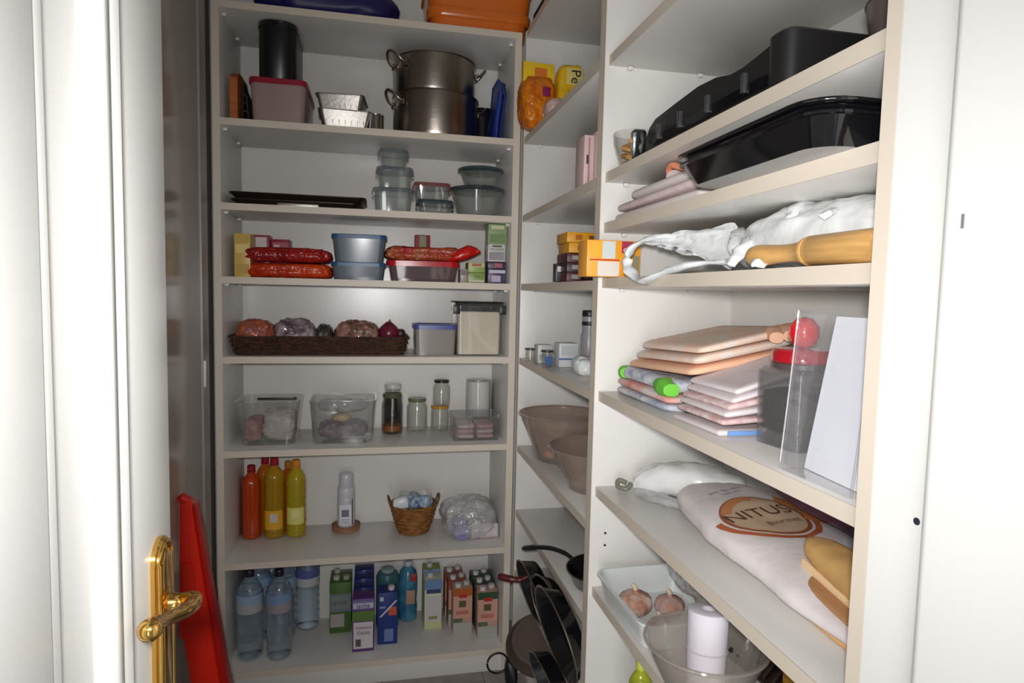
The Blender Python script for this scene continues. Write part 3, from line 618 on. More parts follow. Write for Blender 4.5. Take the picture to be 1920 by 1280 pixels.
t = thing('juice_bottle', 'teal printed bottle right of the dark blue carton', 'bottle', (.130, 2.475, S8))
lathe('body', [(.030,0),(.036,.006),(.037,.05),(.034,.08),(.037,.11),(.037,.17),(.032,.195),(.018,.212),(.014,.216)], mat('teal_print', C(78,140,164), .25, col2=C(44,96,130), vscale=22), t, 32)
lathe('cap', [(.016,.216),(.017,.218),(.017,.232),(.015,.235)], cm(186,190,196,.4), t, 20)
box('red_patch', .008,.030,-.0385,-.036,.165,.195, cm(170,48,50,.4), t, .001); box('peach_patch', -.008,.026,-.039,-.0365,.075,.13, cm(176,138,118,.4), t, .001)
carton('slim white and yellow-green carton with a blue top', .222, 2.375, S8, .066, .066, .196, (206,210,178), [(0,1,.80,1.0,(110,136,178),'print'),(.1,.95,.72,.80,(60,66,110),'print'),(.08,.92,.16,.66,(200,196,196),'print'),(0,1,.0,.13,(196,204,150),'print'),(.25,.75,.2,.26,(150,140,90),'print')], caps=[(.35,.5,(190,198,204))])
carton('yellow-green carton behind the slim white carton', .222, 2.445, S8, .068, .066, .205, (150,160,84), [(0,1,.82,1,(120,150,190),'print')], caps=[(.4,.5,(190,198,204))])
def soya(label, x, y, w_, c1, c2, k):
    carton(label, x, y, S8, w_, .066, .178, c1, [(0,1,.84,1.0,c2,'print'),(.3,.72,.80,.88,(186,48,42),'print'),(.04,.96,.36,.80,(206,156,136),'print'),(.30,.66,.60,.74,(92,86,54),'print'),(.15,.80,.44,.52,(190,112,98),'print'),(.02,.5,.27,.35,(92,104,80),'print'),(.02,.98,.0,.26,(170,172,160),'print')], caps=[(.28,.35,(206,202,202)),(.75,.6,(190,186,186))], group=k)
soya('salmon carton with an orange top, front of its row', .329, 2.318, .073, (196,150,132), (176,92,40), 'salmon cartons')
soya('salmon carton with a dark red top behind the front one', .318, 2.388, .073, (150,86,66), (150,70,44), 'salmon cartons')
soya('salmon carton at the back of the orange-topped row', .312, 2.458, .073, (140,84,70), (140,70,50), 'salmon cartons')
soya('salmon carton with a dark green top, front of its row', .418, 2.276, .076, (196,156,138), (52,78,56), 'green-topped cartons')
soya('green-topped carton second in its row', .416, 2.345, .074, (60,76,60), (50,74,58), 'green-topped cartons')
soya('green-topped carton third in its row', .412, 2.413, .074, (56,72,58), (46,66,54), 'green-topped cartons')

# ================================================================== things on the corner unit (right of the far unit)
M1, M2, M3, M4, M5, M6, M7, M8 = [z+.0008 for z in ZM[:8]]
def lettered(t, s, size, loc, col, rot=FRONT): return text('lettering', s, size, loc, rot, cm(*col, .5), t)
PB = mat('pasta_orange', C(226,134,20), .22, bump=.8, bscale=60, bdist=.01, col2=C(196,92,16), vscale=30)
t = thing('pasta_bag', 'orange pasta bag with yellow header at the end of the high corner shelf', 'bag', (.508, 2.075, M1), .1)
obj('pouch', bagmesh(.115,.10,.165,.007,30,81,p=.5), PB, t, auto=70)
box('header', -.05,.056,-.012,.012,.150,.212, cm(236,196,40,.3), t, .003); box('header_print', -.012,.03,-.0135,-.0125,.150,.195, cm(214,120,50,.35), t, .0)
box('emblem', .002,.030,-.054,-.048,.095,.125, cm(140,40,84,.35), t, .002); box('price_label', .004,.034,-.056,-.05,.030,.060, cm(222,206,186,.4), t, .002)
t = thing('pasta_pack', 'bright yellow pasta pack marked Pe beside the orange pasta bag', 'pack', (.610, 2.050, M1), .0)
obj('pouch', bagmesh(.092,.075,.205,.004,30,83,p=.4), mat('pasta_yellow', C(234,184,30), .3, bump=.5, bscale=50, bdist=.006), t, auto=70)
box('white_panel', -.020,.036,-.0375,-.034,.135,.188, cm(226,206,120,.4), t, .001); lettered(t, 'Pe', .046, (.010,-.0385,.160), (22,22,26), (PI/2, PI/2, 0)) 
for k in range(5): box('spaghetti_window', -.034+k*.015,-.024+k*.015,-.0378,-.0355,.025,.120, cm(206,150,30,.3), t, .001)
bag('flour_bag', 'pale pink bag lying behind the orange pasta bag', 'bag', (.555, 1.96, M1), (.10,.09,.065), mat('pale_pink_wrap', C(206,176,168), .4, bump=.5, bscale=40), 84, .006)
for i, (x, y, w_, h_, c) in enumerate(((.522,1.560,.026,.130,(214,186,182)),(.551,1.545,.030,.138,(218,190,188)),(.578,1.500,.024,.215,(222,190,188)))):
    carton(['narrow pinkish box with dark mark on the corner shelf','striped pink box behind the divider on the corner shelf','tall pink box touching the divider on the corner shelf'][i], x, y, M2, w_, .07, h_, c,
        [(.42,.58,.05,.95,(176,126,130),'stripe')]+([(.25,.45,.45,.62,(70,60,64),'print')] if i == 0 else []), 'box', 'pink_box')
for k in range(3):
    carton(['lowest','middle','uppermost'][k]+' dark red pack in the stack by the divider', .541, 1.640, M3+k*.0255, .088, .10, .025, (74,24,34) if k != 1 else (50,22,32), [(.15,.45,.3,.75,(150,140,138),'print'),(.55,.9,.3,.75,(130,40,66) if k == 2 else (96,92,96),'print')], 'pack', 'coffee_pack', group='dark red packs by the divider')
for k in range(2):
    carton(['lower','upper'][k]+' golden pack on top of the dark red packs', .548-.006*k, 1.640, M3+.077+k*.0275, .094, .10, .027, (214,150,24), [(.25,.45,.25,.75,(176,96,40),'print'),(.65,.85,.2,.7,(120,60,24),'print')], 'pack', 'golden_pack', group='golden packs')
carton('small black and white box left of the dark red packs', .494, 1.70, M3+.0, .022, .03, .050, (34,30,34), [(.2,.95,.55,.85,(196,192,190),'print')], 'box', 'small_box')
t = carton('orange and white pack jutting out past the divider edge', .500, 1.305, ZR[3]+.0008, .122, .060, .078, (240,164,50), [(.08,.27,.56,.96,(250,176,60),'print'),(.28,.52,.50,.97,(206,214,210),'print'),(.20,.60,.02,.42,(226,216,206),'print'),(.05,.60,.44,.48,(196,76,50),'print'),(.64,.84,.66,.98,(176,52,84),'print'),(.86,.97,.02,.60,(146,140,112),'print')], 'pack', 'rice_pack', txt=[('ok', .74, .76, .020, (236,220,226))])
carton('white tub shaped box at the far end of the corner shelf', .538, 1.99, M4, .050, .05, .060, (196,196,192), [(.1,.9,.2,.5,(160,166,170),'print')], 'box', 'white_box')
t = jar('tiny blue jar with black lid on the corner shelf', .520, 1.900, M4, .018, .052, (36,44,48), .95); box('label', -.012,.012,-.0195,-.0178,.008,.034, cm(60,96,146,.4), t, 0)
jar('tiny grey jar with black lid at the left edge of the corner shelf', .502, 2.05, M4, .016, .045, (34,44,44), .95)
carton('white and blue tissue box on the corner shelf', .585, 1.885, M4, .062, .06, .074, (206,208,208), [(0,1,.30,.38,(90,120,160),'stripe'),(.1,.9,.5,.9,(190,194,196),'print')], 'box', 'white_box')
t = thing('spice_stack', 'tall grey bottle with black rings beside the divider', 'bottle', (.640, 1.86, M4))
lathe('body', [(.024,0),(.026,.004),(.026,.10),(.022,.112),(.022,.158),(.020,.16)], cm(150,150,152,.35), t, 28); lathe('cap', [(.0225,.16),(.023,.162),(.023,.175),(.021,.178)], cm(30,30,34,.4), t, 28); lathe('ring', [(.0225,.132),(.0235,.134),(.0235,.142),(.0225,.144)], cm(34,34,38,.4), t, 28, False, False)
bag('cotton_bag', 'white puffy bag on the corner shelf next to the divider', 'bag', (.575, 1.70, M4), (.07,.10,.05), WBAG, 87, .008, 22)
def tubbowl(label, x, y, z, r0, r1, h, mt, grp=None):
    t = thing('plastic_bowl', label, 'bowl', (x, y, z), 0, grp)
    lathe('bowl', [(r0*.9,.0),(r0,.004),(r0*1.06,.02),(r1*.96,h-.02),(r1*.985,h-.004),(r1+.006,h),(r1,h+.002),(r1*.95,h-.02),(r0*1.02,.02),(r0*.8,.006)], mt, t, 56)
    tube('rim', circ(r1+.004,h,48), .003, mt, t, 6, True); return t
FRB = clear('milky_bowl', (.88,.83,.79), .12, haze=.30, hcol=C(190,172,160))
t = tubbowl('large milky plastic bowl holding peach coloured buns', .604, 1.985, M5, .085, .143, .150, FRB)
for i, (x, y, z) in enumerate(((.57,1.95,.01),(.64,1.99,.01),(.60,2.02,.056))):
    bag('bread_bun', ['front left','right','upper rear'][i]+' peach bun inside the large milky bowl', 'bun', (x, y, M5+z), (.09,.085,.052), cm(214,160,116,.6,var=.2,vscale=20), 90+i, .003, p=.9, group='buns in the milky bowl')
lathe('cling_film', [(.1,.118),(.132,.122)], CPLAS, t, 32, True, False)
tubbowl('smaller milky plastic bowl in front of the large one, beside the divider', .608, 1.655, M5, .080, .135, .118, FRB)
# pans
GP = mat('pan_black', C(18,18,22), .2, coat=.4)
def pan(label, loc, r, dep, rotm, hdir, hl, hm, rimm=None, inner=None, name='frying_pan', hz=None):
    t = thing(name, label, 'pan', loc); t.rotation_euler = rotm
    lathe('pan', [(r*.80,0),(r*.84,.002),(r*.98,dep-.004),(r,dep),(r*.97,dep),(r*.82,.006),(r*.78,.004)], inner or GP, t, 56)
    if rimm: tube('rim', circ(r*.99,dep,48), .0022, rimm, t, 6, True)
    if hl:
        a = hdir; pts = [(math.cos(a)*q, math.sin(a)*q, z) for q, z in ((r*.93,dep-.012),(r+.025,dep+.004),(r+hl*.5,dep+.016),(r+hl,dep+.012))]
        o = obj('handle', tubebm(smoothpts(pts,5), [.006]*5+[.008]*5+[.011]*5+[.010], 12, flat=.6), hm, t, auto=60)
        lathe('rivet', [(.005,0),(.004,.002)], STEEL, t, 10, cx=math.cos(a)*r*.88, cy=math.sin(a)*r*.88)
    return t
RB = cm(86,28,24,.35)
def leanpan(name, label, loc, prof, tilt, yaw, extra=None):
    """pan standing on its edge, open side towards the room, top leaning out over the shelf edge"""
    t = thing(name, label, 'pan', loc); M = Matrix.Rotation(yaw, 4, 'Z') @ Matrix.Rotation(-PI/2-tilt, 4, 'Y')
    o = lathe('body', prof, GP, t, 56); o.matrix_local = M
    r_, z_ = max(prof); o = tube('rim', circ(r_, z_, 52), .0022, STEEL, t, 6, True); o.matrix_local = M
    return t
def panprof(r, dep): return [(r*.72,0),(r*.80,.003),(r*.97,dep-.004),(r,dep),(r*.96,dep),(r*.78,.007),(r*.70,.005)]
t = leanpan('wok', 'black wok with a dark red handle poking out to the left of the corner unit', (.508,1.825,M7+.101), panprof(.100,.048), .27, .10)
o = obj('handle', tubebm(smoothpts([(-.040,.055,.010),(-.060,.055,.002),(-.085,.065,.000),(-.126,.085,.004)],5),[.007]*5+[.009]*5+[.011]*5+[.008],12), RB, t, auto=60)
t = leanpan('frying_pan', 'largest black frying pan leaning out of the corner unit beside the divider', (.502,1.530,M7+.128), panprof(.126,.045), .26, .10)
t = leanpan('frying_pan', 'black frying pan squeezed between the wok and the largest frying pan', (.516,1.680,M7+.108), panprof(.106,.036), .22, .20)
t = leanpan('deep_pan', 'small black deep pan next to the divider in front of the largest frying pan', (.462,1.495,M7+.020), panprof(.084,.042), .30, .15)
o = obj('grip', tubebm([(-.01,.085,-.02),(-.03,.115,-.035)],[.012,.014],12), BLACK, t, auto=60)
t = thing('flat_pan', 'flat black pan with a long curved handle on the shelf above the leaning pans', 'pan', (.606,1.565,M6))
lathe('pan', [(.082,0),(.086,.003),(.104,.040),(.106,.042),(.102,.042),(.082,.008),(.06,.006)], GP, t, 56); tube('rim', circ(.105,.042,48), .002, STEEL, t, 6, True)
obj('handle', tubebm(smoothpts([(-.062,.078,.036),(-.082,.110,.046),(-.110,.165,.040),(-.140,.225,.020),(-.158,.285,-.006)],5),[.007]*5+[.008]*5+[.009]*5+[.011]*5+[.008],12,flat=.7), BLACK, t, auto=60)
t = thing('griddle_pan', 'large brown-grey round pan leaning under the lowest pan shelf near the floor', 'pan', (.548,1.965,M8+.124)); t.rotation_euler = (PI/2+.12, 0, -.22)
BR = mat('brown_nonstick', C(96,82,74), .38, metal=.2)
lathe('pan', [(.100,0),(.103,.002),(.119,.032),(.121,.034),(.117,.034),(.102,.007),(.08,.005)], BR, t, 64)
tube('ridge', circ(.086,.0058,56), .0012, BR, t, 6, True)
tube('rim', circ(.1205,.034,56), .002, cm(70,58,52,.3), t, 6, True)
t = thing('colander', 'black sieve with round wire loop handle hanging beside the large round pan', 'sieve', (.430,2.06,.09)); 
tube('loop', [(.036*math.cos(a*PI/12)-.014, 0, .036*math.sin(a*PI/12)+.03) for a in range(24)], .0035, BLACK, t, 8, True)
obj('body', softbm([(.012,0,.0,.010,.02),(.02,.0,-.01,.022,.05),(.045,0,-.03,.03,.06),(.055,0,-.035,.012,.04)], 0, 1, 1, zmin=-.0895), BLACK, t, auto=60)

# ================================================================== things on the near unit
R2, R3, R4, R5, R6, R7, R8 = [z+.0008 for z in ZR[1:8]]
t = thing('glass_bowl', 'small glass bowl of biscuits at the far end of the high near shelf', 'bowl', (.545, 1.325, R2))
lathe('bowl', [(.024,0),(.030,.003),(.044,.05),(.046,.074),(.044,.074),(.041,.05),(.026,.006)], GLASS, t, 36)
for k in range(4):
    for q in range(3):
        a = q*2.1+k*.7; o = obj('biscuit', tubebm([(-.014,0,0),(.014,0,0)], .0075, 8, flat=.7), cm(206,152,88,.7,var=.3,vscale=80), t, auto=40); o.location = (.016*math.cos(a), .016*math.sin(a), .014+k*.012); o.rotation_euler = (0,.3,a*1.7)
t = thing('electric_grill', 'long black table grill with a deep black box at its near end', 'grill', (0,0,0))
MB_ = mat('matt_black', C(32,31,31), .42, bump=.05)
def prof(xs, pts, nm, mt, sm=30):
    return obj(nm, loft([[(x, y, z) for y, z in pts] for x in xs]), mt, t, auto=sm)
z0 = R2
b_ = rbox('box', [(z0,.240,.052,.020,.664,.822),(z0+.091,.248,.056,.022,.666,.822),(z0+.095,.240,.048,.018,.666,.822)], MB_, t)
prof((.552,.556,.742,.746), [(.848,z0+.010),(1.260,z0+.010),(1.278,z0+.020),(1.278,z0+.055),(1.262,z0+.072),(1.235,z0+.083),(1.15,z0+.089),(1.06,z0+.094),(1.00,z0+.090),(.955,z0+.080),(.92,z0+.079),(.88,z0+.083),(.848,z0+.087)], 'body', MB_)
prof((.546,.552), [(.850,z0+.030),(1.23,z0+.030),(1.25,z0+.038),(1.25,z0+.044),(1.22,z0+.046),(.850,z0+.046)], 'front_rail', GBLACK)
for y in (1.20,1.11,1.01,.90): box('clip', .540,.548, y-.005, y+.005, z0+.034, z0+.064, cm(64,64,66,.25), t, .002)
rbox('end_bracket', [(z0,.030,.022,.006,.545,1.302),(z0+.072,.030,.022,.006,.545,1.302),(z0+.076,.024,.016,.005,.545,1.302)], BLACK, t)
for y in (.93,1.24): box('foot', .56,.59,y-.015,y+.015,z0,z0+.011, BLACK, t, .002)
for y in (.93,1.24): box('foot', .70,.73,y-.015,y+.015,z0,z0+.011, BLACK, t, .002)
t = thing('stacked_bowl', 'brownish bowl at the near end of the high shelf beside the black grill box', 'bowl', (.680, .690, R2))
lathe('bowl', [(.045,0),(.05,.003),(.066,.03),(.078,.075),(.082,.10),(.078,.10),(.072,.075),(.06,.03),(.04,.006)], cm(104,92,88,.3), t, 40); tube('rim', circ(.080,.100,40), .003, cm(70,62,60,.3), t, 6, True)
# shelf R3 : cloths and trays
def slab(w, d, h, seed=1, amp=.003, r=.02, slope=0, slopex=0, bulge=.5, nz=6, fr=16):
    rings = []
    for k in range(nz+1):
        f = k/nz; ins = (1-math.sqrt(max(0, 1-(2*f-1)**2)))*h*bulge
        rings.append([Vector(p) for p in rring(w-2*ins, d-2*ins, r, h*f, n=5)])
    bm = loft(rings, False, False); 
    # gridded top so the cloth can sag
    top = rings[-1]; cx = Vector((0,0,h)); prev = None
    for f in (0, ) : pass
    T = [[v.co.copy() for v in bm.verts][-len(top):]]
    bm.verts.ensure_lookup_table(); last = [bm.verts[len(bm.verts)-len(top)+i] for i in range(len(top))]; first = [bm.verts[i] for i in range(len(top))]
    for f in (.8,.6,.4,.2):
        new = [bm.verts.new((v.x*f, v.y*f, h)) for v in top]
        n = len(top)
        for i in range(n): bm.faces.new((last[i], last[(i+1)%n], new[(i+1)%n], new[i]))
        last = new
    bm.faces.new(last); bm.faces.new(first[::-1])
    for v in bm.verts:
        n_ = noise.noise(v.co*fr+Vector((seed*2.3, seed, seed*.7)))
        if v.co.z > h*.1: v.co.z += amp*n_*1.5
        v.co.x += amp*noise.noise(v.co*fr*.8+Vector((seed,9,1))); v.co.y += amp*noise.noise(v.co*fr*.8+Vector((3,seed,5)))
        v.co.z += slope*v.co.y+slopex*v.co.x
    return bm
def cloth(label, x, y, z, w, d, h, mt, seed, name='folded_cloth', cat='cloth', group=None, **k):
    o = obj(name, slab(w, d, h, seed, **k), mt, None, auto=60); o.location = (x, y, z); return tag(o, label, cat, group)
TC = mat('white_linen', C(226,216,212), .85, bump=.25, bscale=300)
TC2 = mat('pinkish_linen', C(224,208,206), .85, bump=.25, bscale=300, col2=C(214,190,190), vscale=60)
cloth('lowest folded white cloth under the black trays', .640, 1.165, R3, .245, .40, .018, TC, 101, amp=.002)
cloth('folded cloth with a pinkish cast in the middle of the pile under the black trays', .636, 1.150, R3+.021, .24, .40, .016, TC2, 102, amp=.002)
cloth('uppermost folded white cloth under the black trays', .645, 1.12, R3+.040, .235, .36, .020, TC, 103, amp=.002)
for k, zz in enumerate((.008,.030)): tube('hem', [(.5155+.002*k,1.34,R3+zz+.002),(.5165,1.1,R3+zz),(.5165,.99,R3+zz)], .0022, cm(222,150,140,.8) if k else cm(120,120,124,.8), bpy.data.objects['folded_cloth'], 6)
t = thing('rolled_cloth', 'peach edged cloth rolled up on the pile beside the black trays', 'cloth', (0,0,0))
obj('roll', softbm([(.545,1.13,1.612,.018,.012),(.60,1.15,1.616,.03,.018),(.66,1.16,1.616,.03,.018),(.70,1.16,1.614,.016,.012)], .002, 30, 6, zmin=1.6125), cm(206,190,190,.85,bump=.3,bscale=200), t, auto=60)
tube('peach_edge', smoothpts([(.548,1.055,1.612),(.540,1.09,1.622),(.538,1.125,1.631),(.546,1.15,1.622),(.556,1.14,1.612)],5), .0062, cm(238,150,112,.8,bump=.3,bscale=200), t, 8)
TRB = mat('black_enamel', C(12,12,15), .10, coat=.7)
for i, dz in enumerate((0, .0105)):
    t = thing('oven_tray', ['lower','upper'][i]+' of the two glossy black oven trays sticking out over the shelf edge', 'oven tray', (.601, .752, R3+dz), 0, 'glossy black oven trays')
    hollow('tray', .286, .290, .314, .320, 0, .028+(.004 if i == 0 else .004), .035, .0018, TRB, t, lip=.007)
    if i == 0: rbox('grey_underside', [(-.0006,.283,.287,.034),(.0002,.285,.289,.034)], mat('grey_enamel', C(150,148,146), .35), t)
    else: tube('rim', rring(.330,.336,.043,.032,n=6), .0026, TRB, t, 8, True)
# shelf R4 : plastic bag and rolling pin
WB2 = clear('thin_white_film', (.90,.90,.90), .25, haze=.80, hcol=C(232,234,234), bump=.6, bscale=35)
t = thing('carrier_bag', 'white plastic carrier bag with handle loop hanging at the shelf edge', 'bag', (0,0,0))
bm = bagmesh(.25,.46,.096,.014,12,110,p=.75,nu=100,nv=50)
for v in bm.verts:
    f = max(0, v.co.y/.235); v.co.x *= 1-.25*f; v.co.z *= 1-.25*f*f
    q = v.co*30; v.co += Vector((noise.noise(q), 0, noise.noise(q+Vector((7,0,0)))))*.004
    v.co.z = max(v.co.z, 0)
o = obj('bag_body', bm, WBAG, t, auto=80); o.location = (.672,.815,R4)
lp = [(.590,1.00,1.500),(.556,1.085,1.500),(.520,1.15,1.498),(.492,1.185,1.482),(.484,1.192,1.452),(.486,1.165,1.428),(.489,1.125,1.414),(.497,1.075,1.426),(.520,1.01,1.440),(.560,.95,1.446)]
def crumpled_tube(nm, pts, rad, n=10, flat=.5, amp=.003, fr=60, k=6):
    P = smoothpts(pts, k); bm = tubebm(P, [rad[0]+(rad[1]-rad[0])*i/(len(P)-1) if not callable(rad) else rad(i) for i in range(len(P))], n, flat=flat)
    for v in bm.verts: v.co += Vector((noise.noise(v.co*fr), noise.noise(v.co*fr+Vector((5,0,0))), noise.noise(v.co*fr+Vector((0,5,0)))))*amp
    return obj(nm, bm, WBAG, t, auto=70)
crumpled_tube('handle_loop', lp, lambda i: .0125+.003*math.sin(i*.7), flat=.45)
bm = bmesh.new(); up_ = smoothpts([(.600,1.00,1.515),(.560,1.07,1.508),(.530,1.13,1.500),(.505,1.165,1.490)],6); dn_ = smoothpts([(.575,.955,1.436),(.560,1.00,1.444),(.545,1.05,1.462),(.525,1.11,1.478)],6)
G = [[bm.verts.new(a.lerp(b, j/8)+Vector((.006*math.sin(j*1.3+i*.5),0,.003*math.sin(j*2.1+i)))) for j in range(9)] for i, (a, b) in enumerate(zip(up_, dn_))]
for i in range(len(G)-1):
    for j in range(8): bm.faces.new((G[i][j], G[i+1][j], G[i+1][j+1], G[i][j+1]))
obj('bag_film', bm, WB2, t, smooth=True)
for pts, rad in (([(.590,.90,1.50),(.560,.885,1.475),(.535,.872,1.455),(.518,.862,1.440)],(.016,.010)), ([(.575,.83,1.460),(.545,.815,1.446),(.520,.80,1.438),(.503,.775,1.433)],(.013,.010)),
                 ([(.60,.74,1.515),(.572,.72,1.500),(.548,.705,1.492)],(.014,.008)), ([(.60,.98,1.500),(.56,.93,1.478),(.545,.90,1.455)],(.012,.009)), ([(.62,.84,1.530),(.585,.82,1.515),(.56,.80,1.49)],(.012,.006))):
    crumpled_tube('bag_fold', pts, rad, amp=.006, fr=90, k=5)
t = thing('rolling_pin', 'pale wooden rolling pin lying in front of the white carrier bag', 'rolling pin', (.520, .702, R4+.0190))
WD = mat('pale_wood', C(222,172,104), .42, var=.28, vscale=9, stretch=(12,1.2,12), bump=.1, bscale=80)
prof_ = [(.122,.003),(.119,.0095),(.111,.0135),(.098,.0148),(.080,.0140),(.060,.0122),(.040,.0115),(.022,.0118),(.006,.0135),(-.004,.0175),(-.010,.0186),(-.012,.0176),(-.014,.0186),(-.018,.0176),(-.020,.0187),(-.120,.0187),(-.124,.018)]
bm = bmesh.new(); obj('pin', tubebm([(0,y,0) for y, r_ in prof_], [r_ for y, r_ in prof_], 28, bm=bm), WD, t, auto=50)
# shelf R5 : towels, jar, sleeve
PE = mat('peach_towel', C(236,200,176), .9, bump=.5, bscale=200, col2=C(222,214,206), vscale=30)
PEE = cm(236,186,154,.9,bump=.5,bscale=200)
PR = mat('floral_cloth', C(222,222,222), .85, bump=.3, bscale=200, col2=C(160,170,196), vscale=45)
RS = mat('coral_cloth', C(226,120,98), .85, bump=.3, bscale=200, col2=C(222,210,206), vscale=14)
cloth('bottom white and blue cloth of the towel pile', .640, 1.240, R5, .20, .27, .014, PR, 121, amp=.003)
cloth('coral patterned cloth low in the towel pile', .640, 1.240, R5+.018, .20, .265, .014, RS, 122, amp=.003)
cloth('floral cloth with green ends in the towel pile', .645, 1.235, R5+.036, .205, .26, .026, PR, 123, amp=.004)
gt = [o for o in bpy.data.objects if o.get('label','').startswith('floral cloth')][0]
GRN = cm(112,196,64,.85,bump=.3,bscale=200)
obj('green_end', softbm([(-.090,.095,.012,.02,.012),(-.085,.115,.012,.022,.015),(-.075,.135,.012,.016,.013)], .002, 40, 3), GRN, gt, auto=60)
obj('green_end', softbm([(-.100,-.135,.008,.016,.012),(-.096,-.10,.010,.018,.017),(-.094,-.070,.010,.014,.012)], .002, 40, 5), GRN, gt, auto=60)
cloth('lower peach towel with fringed border', .665, 1.200, R5+.090, .215, .30, .014, PEE, 124, amp=.002, slope=-.05, slopex=.20)
cloth('middle peach towel of the pile', .668, 1.190, R5+.1105, .205, .29, .014, PE, 125, amp=.002, slope=-.05, slopex=.20)
o = cloth('uppermost peach and white towel of the pile', .672, 1.185, R5+.1305, .195, .28, .014, PE, 126, amp=.002, slope=-.05, slopex=.20)
for k in range(3):
    e = obj('rolled_corner', softbm([(.03+.02*k,-.17-.012*k,.020+.004*k,.012,.010),(.05+.02*k,-.135-.012*k,.026+.004*k,.016,.013),(.065+.02*k,-.09,.026+.004*k,.010,.010)], .001, 40, 7+k), PEE if k < 2 else cm(242,200,150,.9), o, auto=60)
NP = mat('white_napkin', C(222,212,214), .85, bump=.3, bscale=160)
NP2 = mat('printed_napkin', C(224,210,206), .85, bump=.3, bscale=160, col2=C(206,160,160), vscale=50)
for k in range(6):
    cloth(['lowest white napkin with a blue stripe in the napkin pile','second napkin from the bottom of the napkin pile, printed pink','third white napkin in the napkin pile','fourth napkin in the napkin pile, printed','fifth white napkin in the napkin pile','uppermost white napkin of the napkin pile'][k],
        .630+.004*k, .982+.002*k, R5+k*.013+(.0 if k == 0 else .006+.0035*k), .20-.006*k, .160, .009, NP2 if k in (1,3) else NP, 130+k, 'folded_napkin', 'napkin', 'white napkin pile', amp=.002, slopex=.06*k, r=.006)
ns = [o for o in bpy.data.objects if o.get('label','').startswith('lowest white napkin')][0]
box('blue_stripe', -.085,.02,-.0835,-.0805,.002,.010, cm(110,150,206,.8), ns, .001)
t = thing('glass_jar', 'square glass jar of dark contents with red knobbed lid', 'jar', (.627, .840, R5), .12)
JG = clear('jar_glass', (.86,.86,.86), .04, haze=.05)
hollow('jar', .090,.090,.094,.094, 0, .112, .012, .003, JG, t)
rbox('shoulder', [(.112,.094,.094,.012),(.118,.084,.084,.02)], JG, t, False, False)
rbox('contents', [(.005,.080,.080,.01),(.080,.080,.080,.01),(.086,.05,.05,.01)], mat('dark_contents', C(52,46,46), .5, bump=1, bscale=90, bdist=.01), t)
lathe('seal', [(.042,.116),(.044,.118),(.044,.124),(.042,.126)], cm(80,70,70,.3), t, 36)
lathe('lid', [(.043,.126),(.045,.128),(.045,.140),(.040,.146),(.012,.148)], mat('red_glass_lid', C(170,22,34), .12, coat=.5), t, 36)
lathe('knob', [(.006,.147),(.016,.153),(.0215,.166),(.0205,.180),(.012,.191),(.002,.194)], mat('red_knob', C(224,24,34), .18, coat=.5), t, 28)
t = thing('paper_bundle', 'thick white folded papers standing upright in the clear sleeve', 'paper', (.590, .664, R5+.001), -.08)
PA = mat('white_paper', C(240,242,250), .7)
for k in range(3):
    x = -.046+k*.018
    obj('sheet', loft([[(x+lean*.22*1, y, z) for (lean, y, z) in ((0,-.052+.006*k,0),(0,.052,0),(1,.052,.198-.004*k),(1,-.052+.006*k,.198-.004*k))], [(x+.016+lean*.22*1, y, z) for (lean, y, z) in ((0,-.052+.006*k,0),(0,.052,0),(1,.052,.198-.004*k),(1,-.052+.006*k,.198-.004*k))]]), PA, t, auto=20)
t.scale = (1,1,1)
for ch in t.children:
    for v in ch.data.vertices: v.co.x = v.co.x - (.22-.035)*(v.co.z/.196)
SL = clear('clear_sleeve', (.96,.96,.97), .08, haze=.05, hcol=(.9,.9,.9), bump=.4, bscale=20)
t = thing('document_sleeve', 'tall clear plastic sleeve around the white papers by the near panel', 'sleeve', (.585, .660, R5))
obj('film', loft([rring(.124,.130,.006,0,cx=-.008,n=2), rring(.122,.132,.006,.10,cx=.0,n=2), rring(.120,.130,.006,.206,cx=.006,n=2)], True, False), SL, t, auto=30)
tube('seam', [(-.070,-.064,.001),(-.061,-.065,.10),(-.054,-.064,.206)], .0016, SL, t, 6); tube('seam', [(-.070,.064,.001),(-.061,.065,.10),(-.054,.064,.206)], .0016, SL, t, 6)
# shelf R6 : bread bag etc
t = thing('knotted_bag', 'clear knotted plastic bag at the far end of the shelf with the bread bag', 'bag', (0,0,0))
obj('film', softbm([(.572,1.325,R6+.022,.014,.014),(.60,1.31,R6+.034,.03,.030),(.66,1.28,R6+.040,.055,.038),(.72,1.24,R6+.038,.06,.036),(.775,1.20,R6+.03,.03,.028)], .010, 26, 12, zmin=R6), mat('milky_film', C(226,226,224), .25, bump=.6, bscale=40), t, auto=70)
tube('twisted_end', smoothpts([(.560,1.335,R6+.020),(.545,1.345,R6+.024),(.540,1.335,R6+.012),(.556,1.322,R6+.010),(.568,1.330,R6+.020)],5), .0055, cm(120,122,108,.3), t, 8)
obj('film_tail', softbm([(.575,1.30,R6+.010,.010,.008),(.60,1.24,R6+.011,.018,.010),(.64,1.19,R6+.008,.016,.007)], .005, 50, 14, zmin=R6), BAGC, t, auto=70)
t = thing('bread_bag', 'long white bread bag with a brown loaf logo lying along the shelf', 'bag', (0,0,0))
BBM = mat('bread_bag_white', C(228,220,220), .38, bump=.35, bscale=22, bdist=.006)
bodybm = softbm([(.700,1.225,R6+.022,.050,.020),(.695,1.18,R6+.030,.085,.030),(.688,1.08,R6+.036,.110,.036),(.680,.96,R6+.036,.118,.036),(.680,.86,R6+.032,.114,.032),(.684,.76,R6+.026,.116,.026),(.688,.66,R6+.018,.110,.018),(.690,.585,R6+.012,.102,.012)], .006, 10, 17, n=48, zmin=R6)
bb = obj('bag_body', bodybm, BBM, t, auto=80)
from mathutils.bvhtree import BVHTree
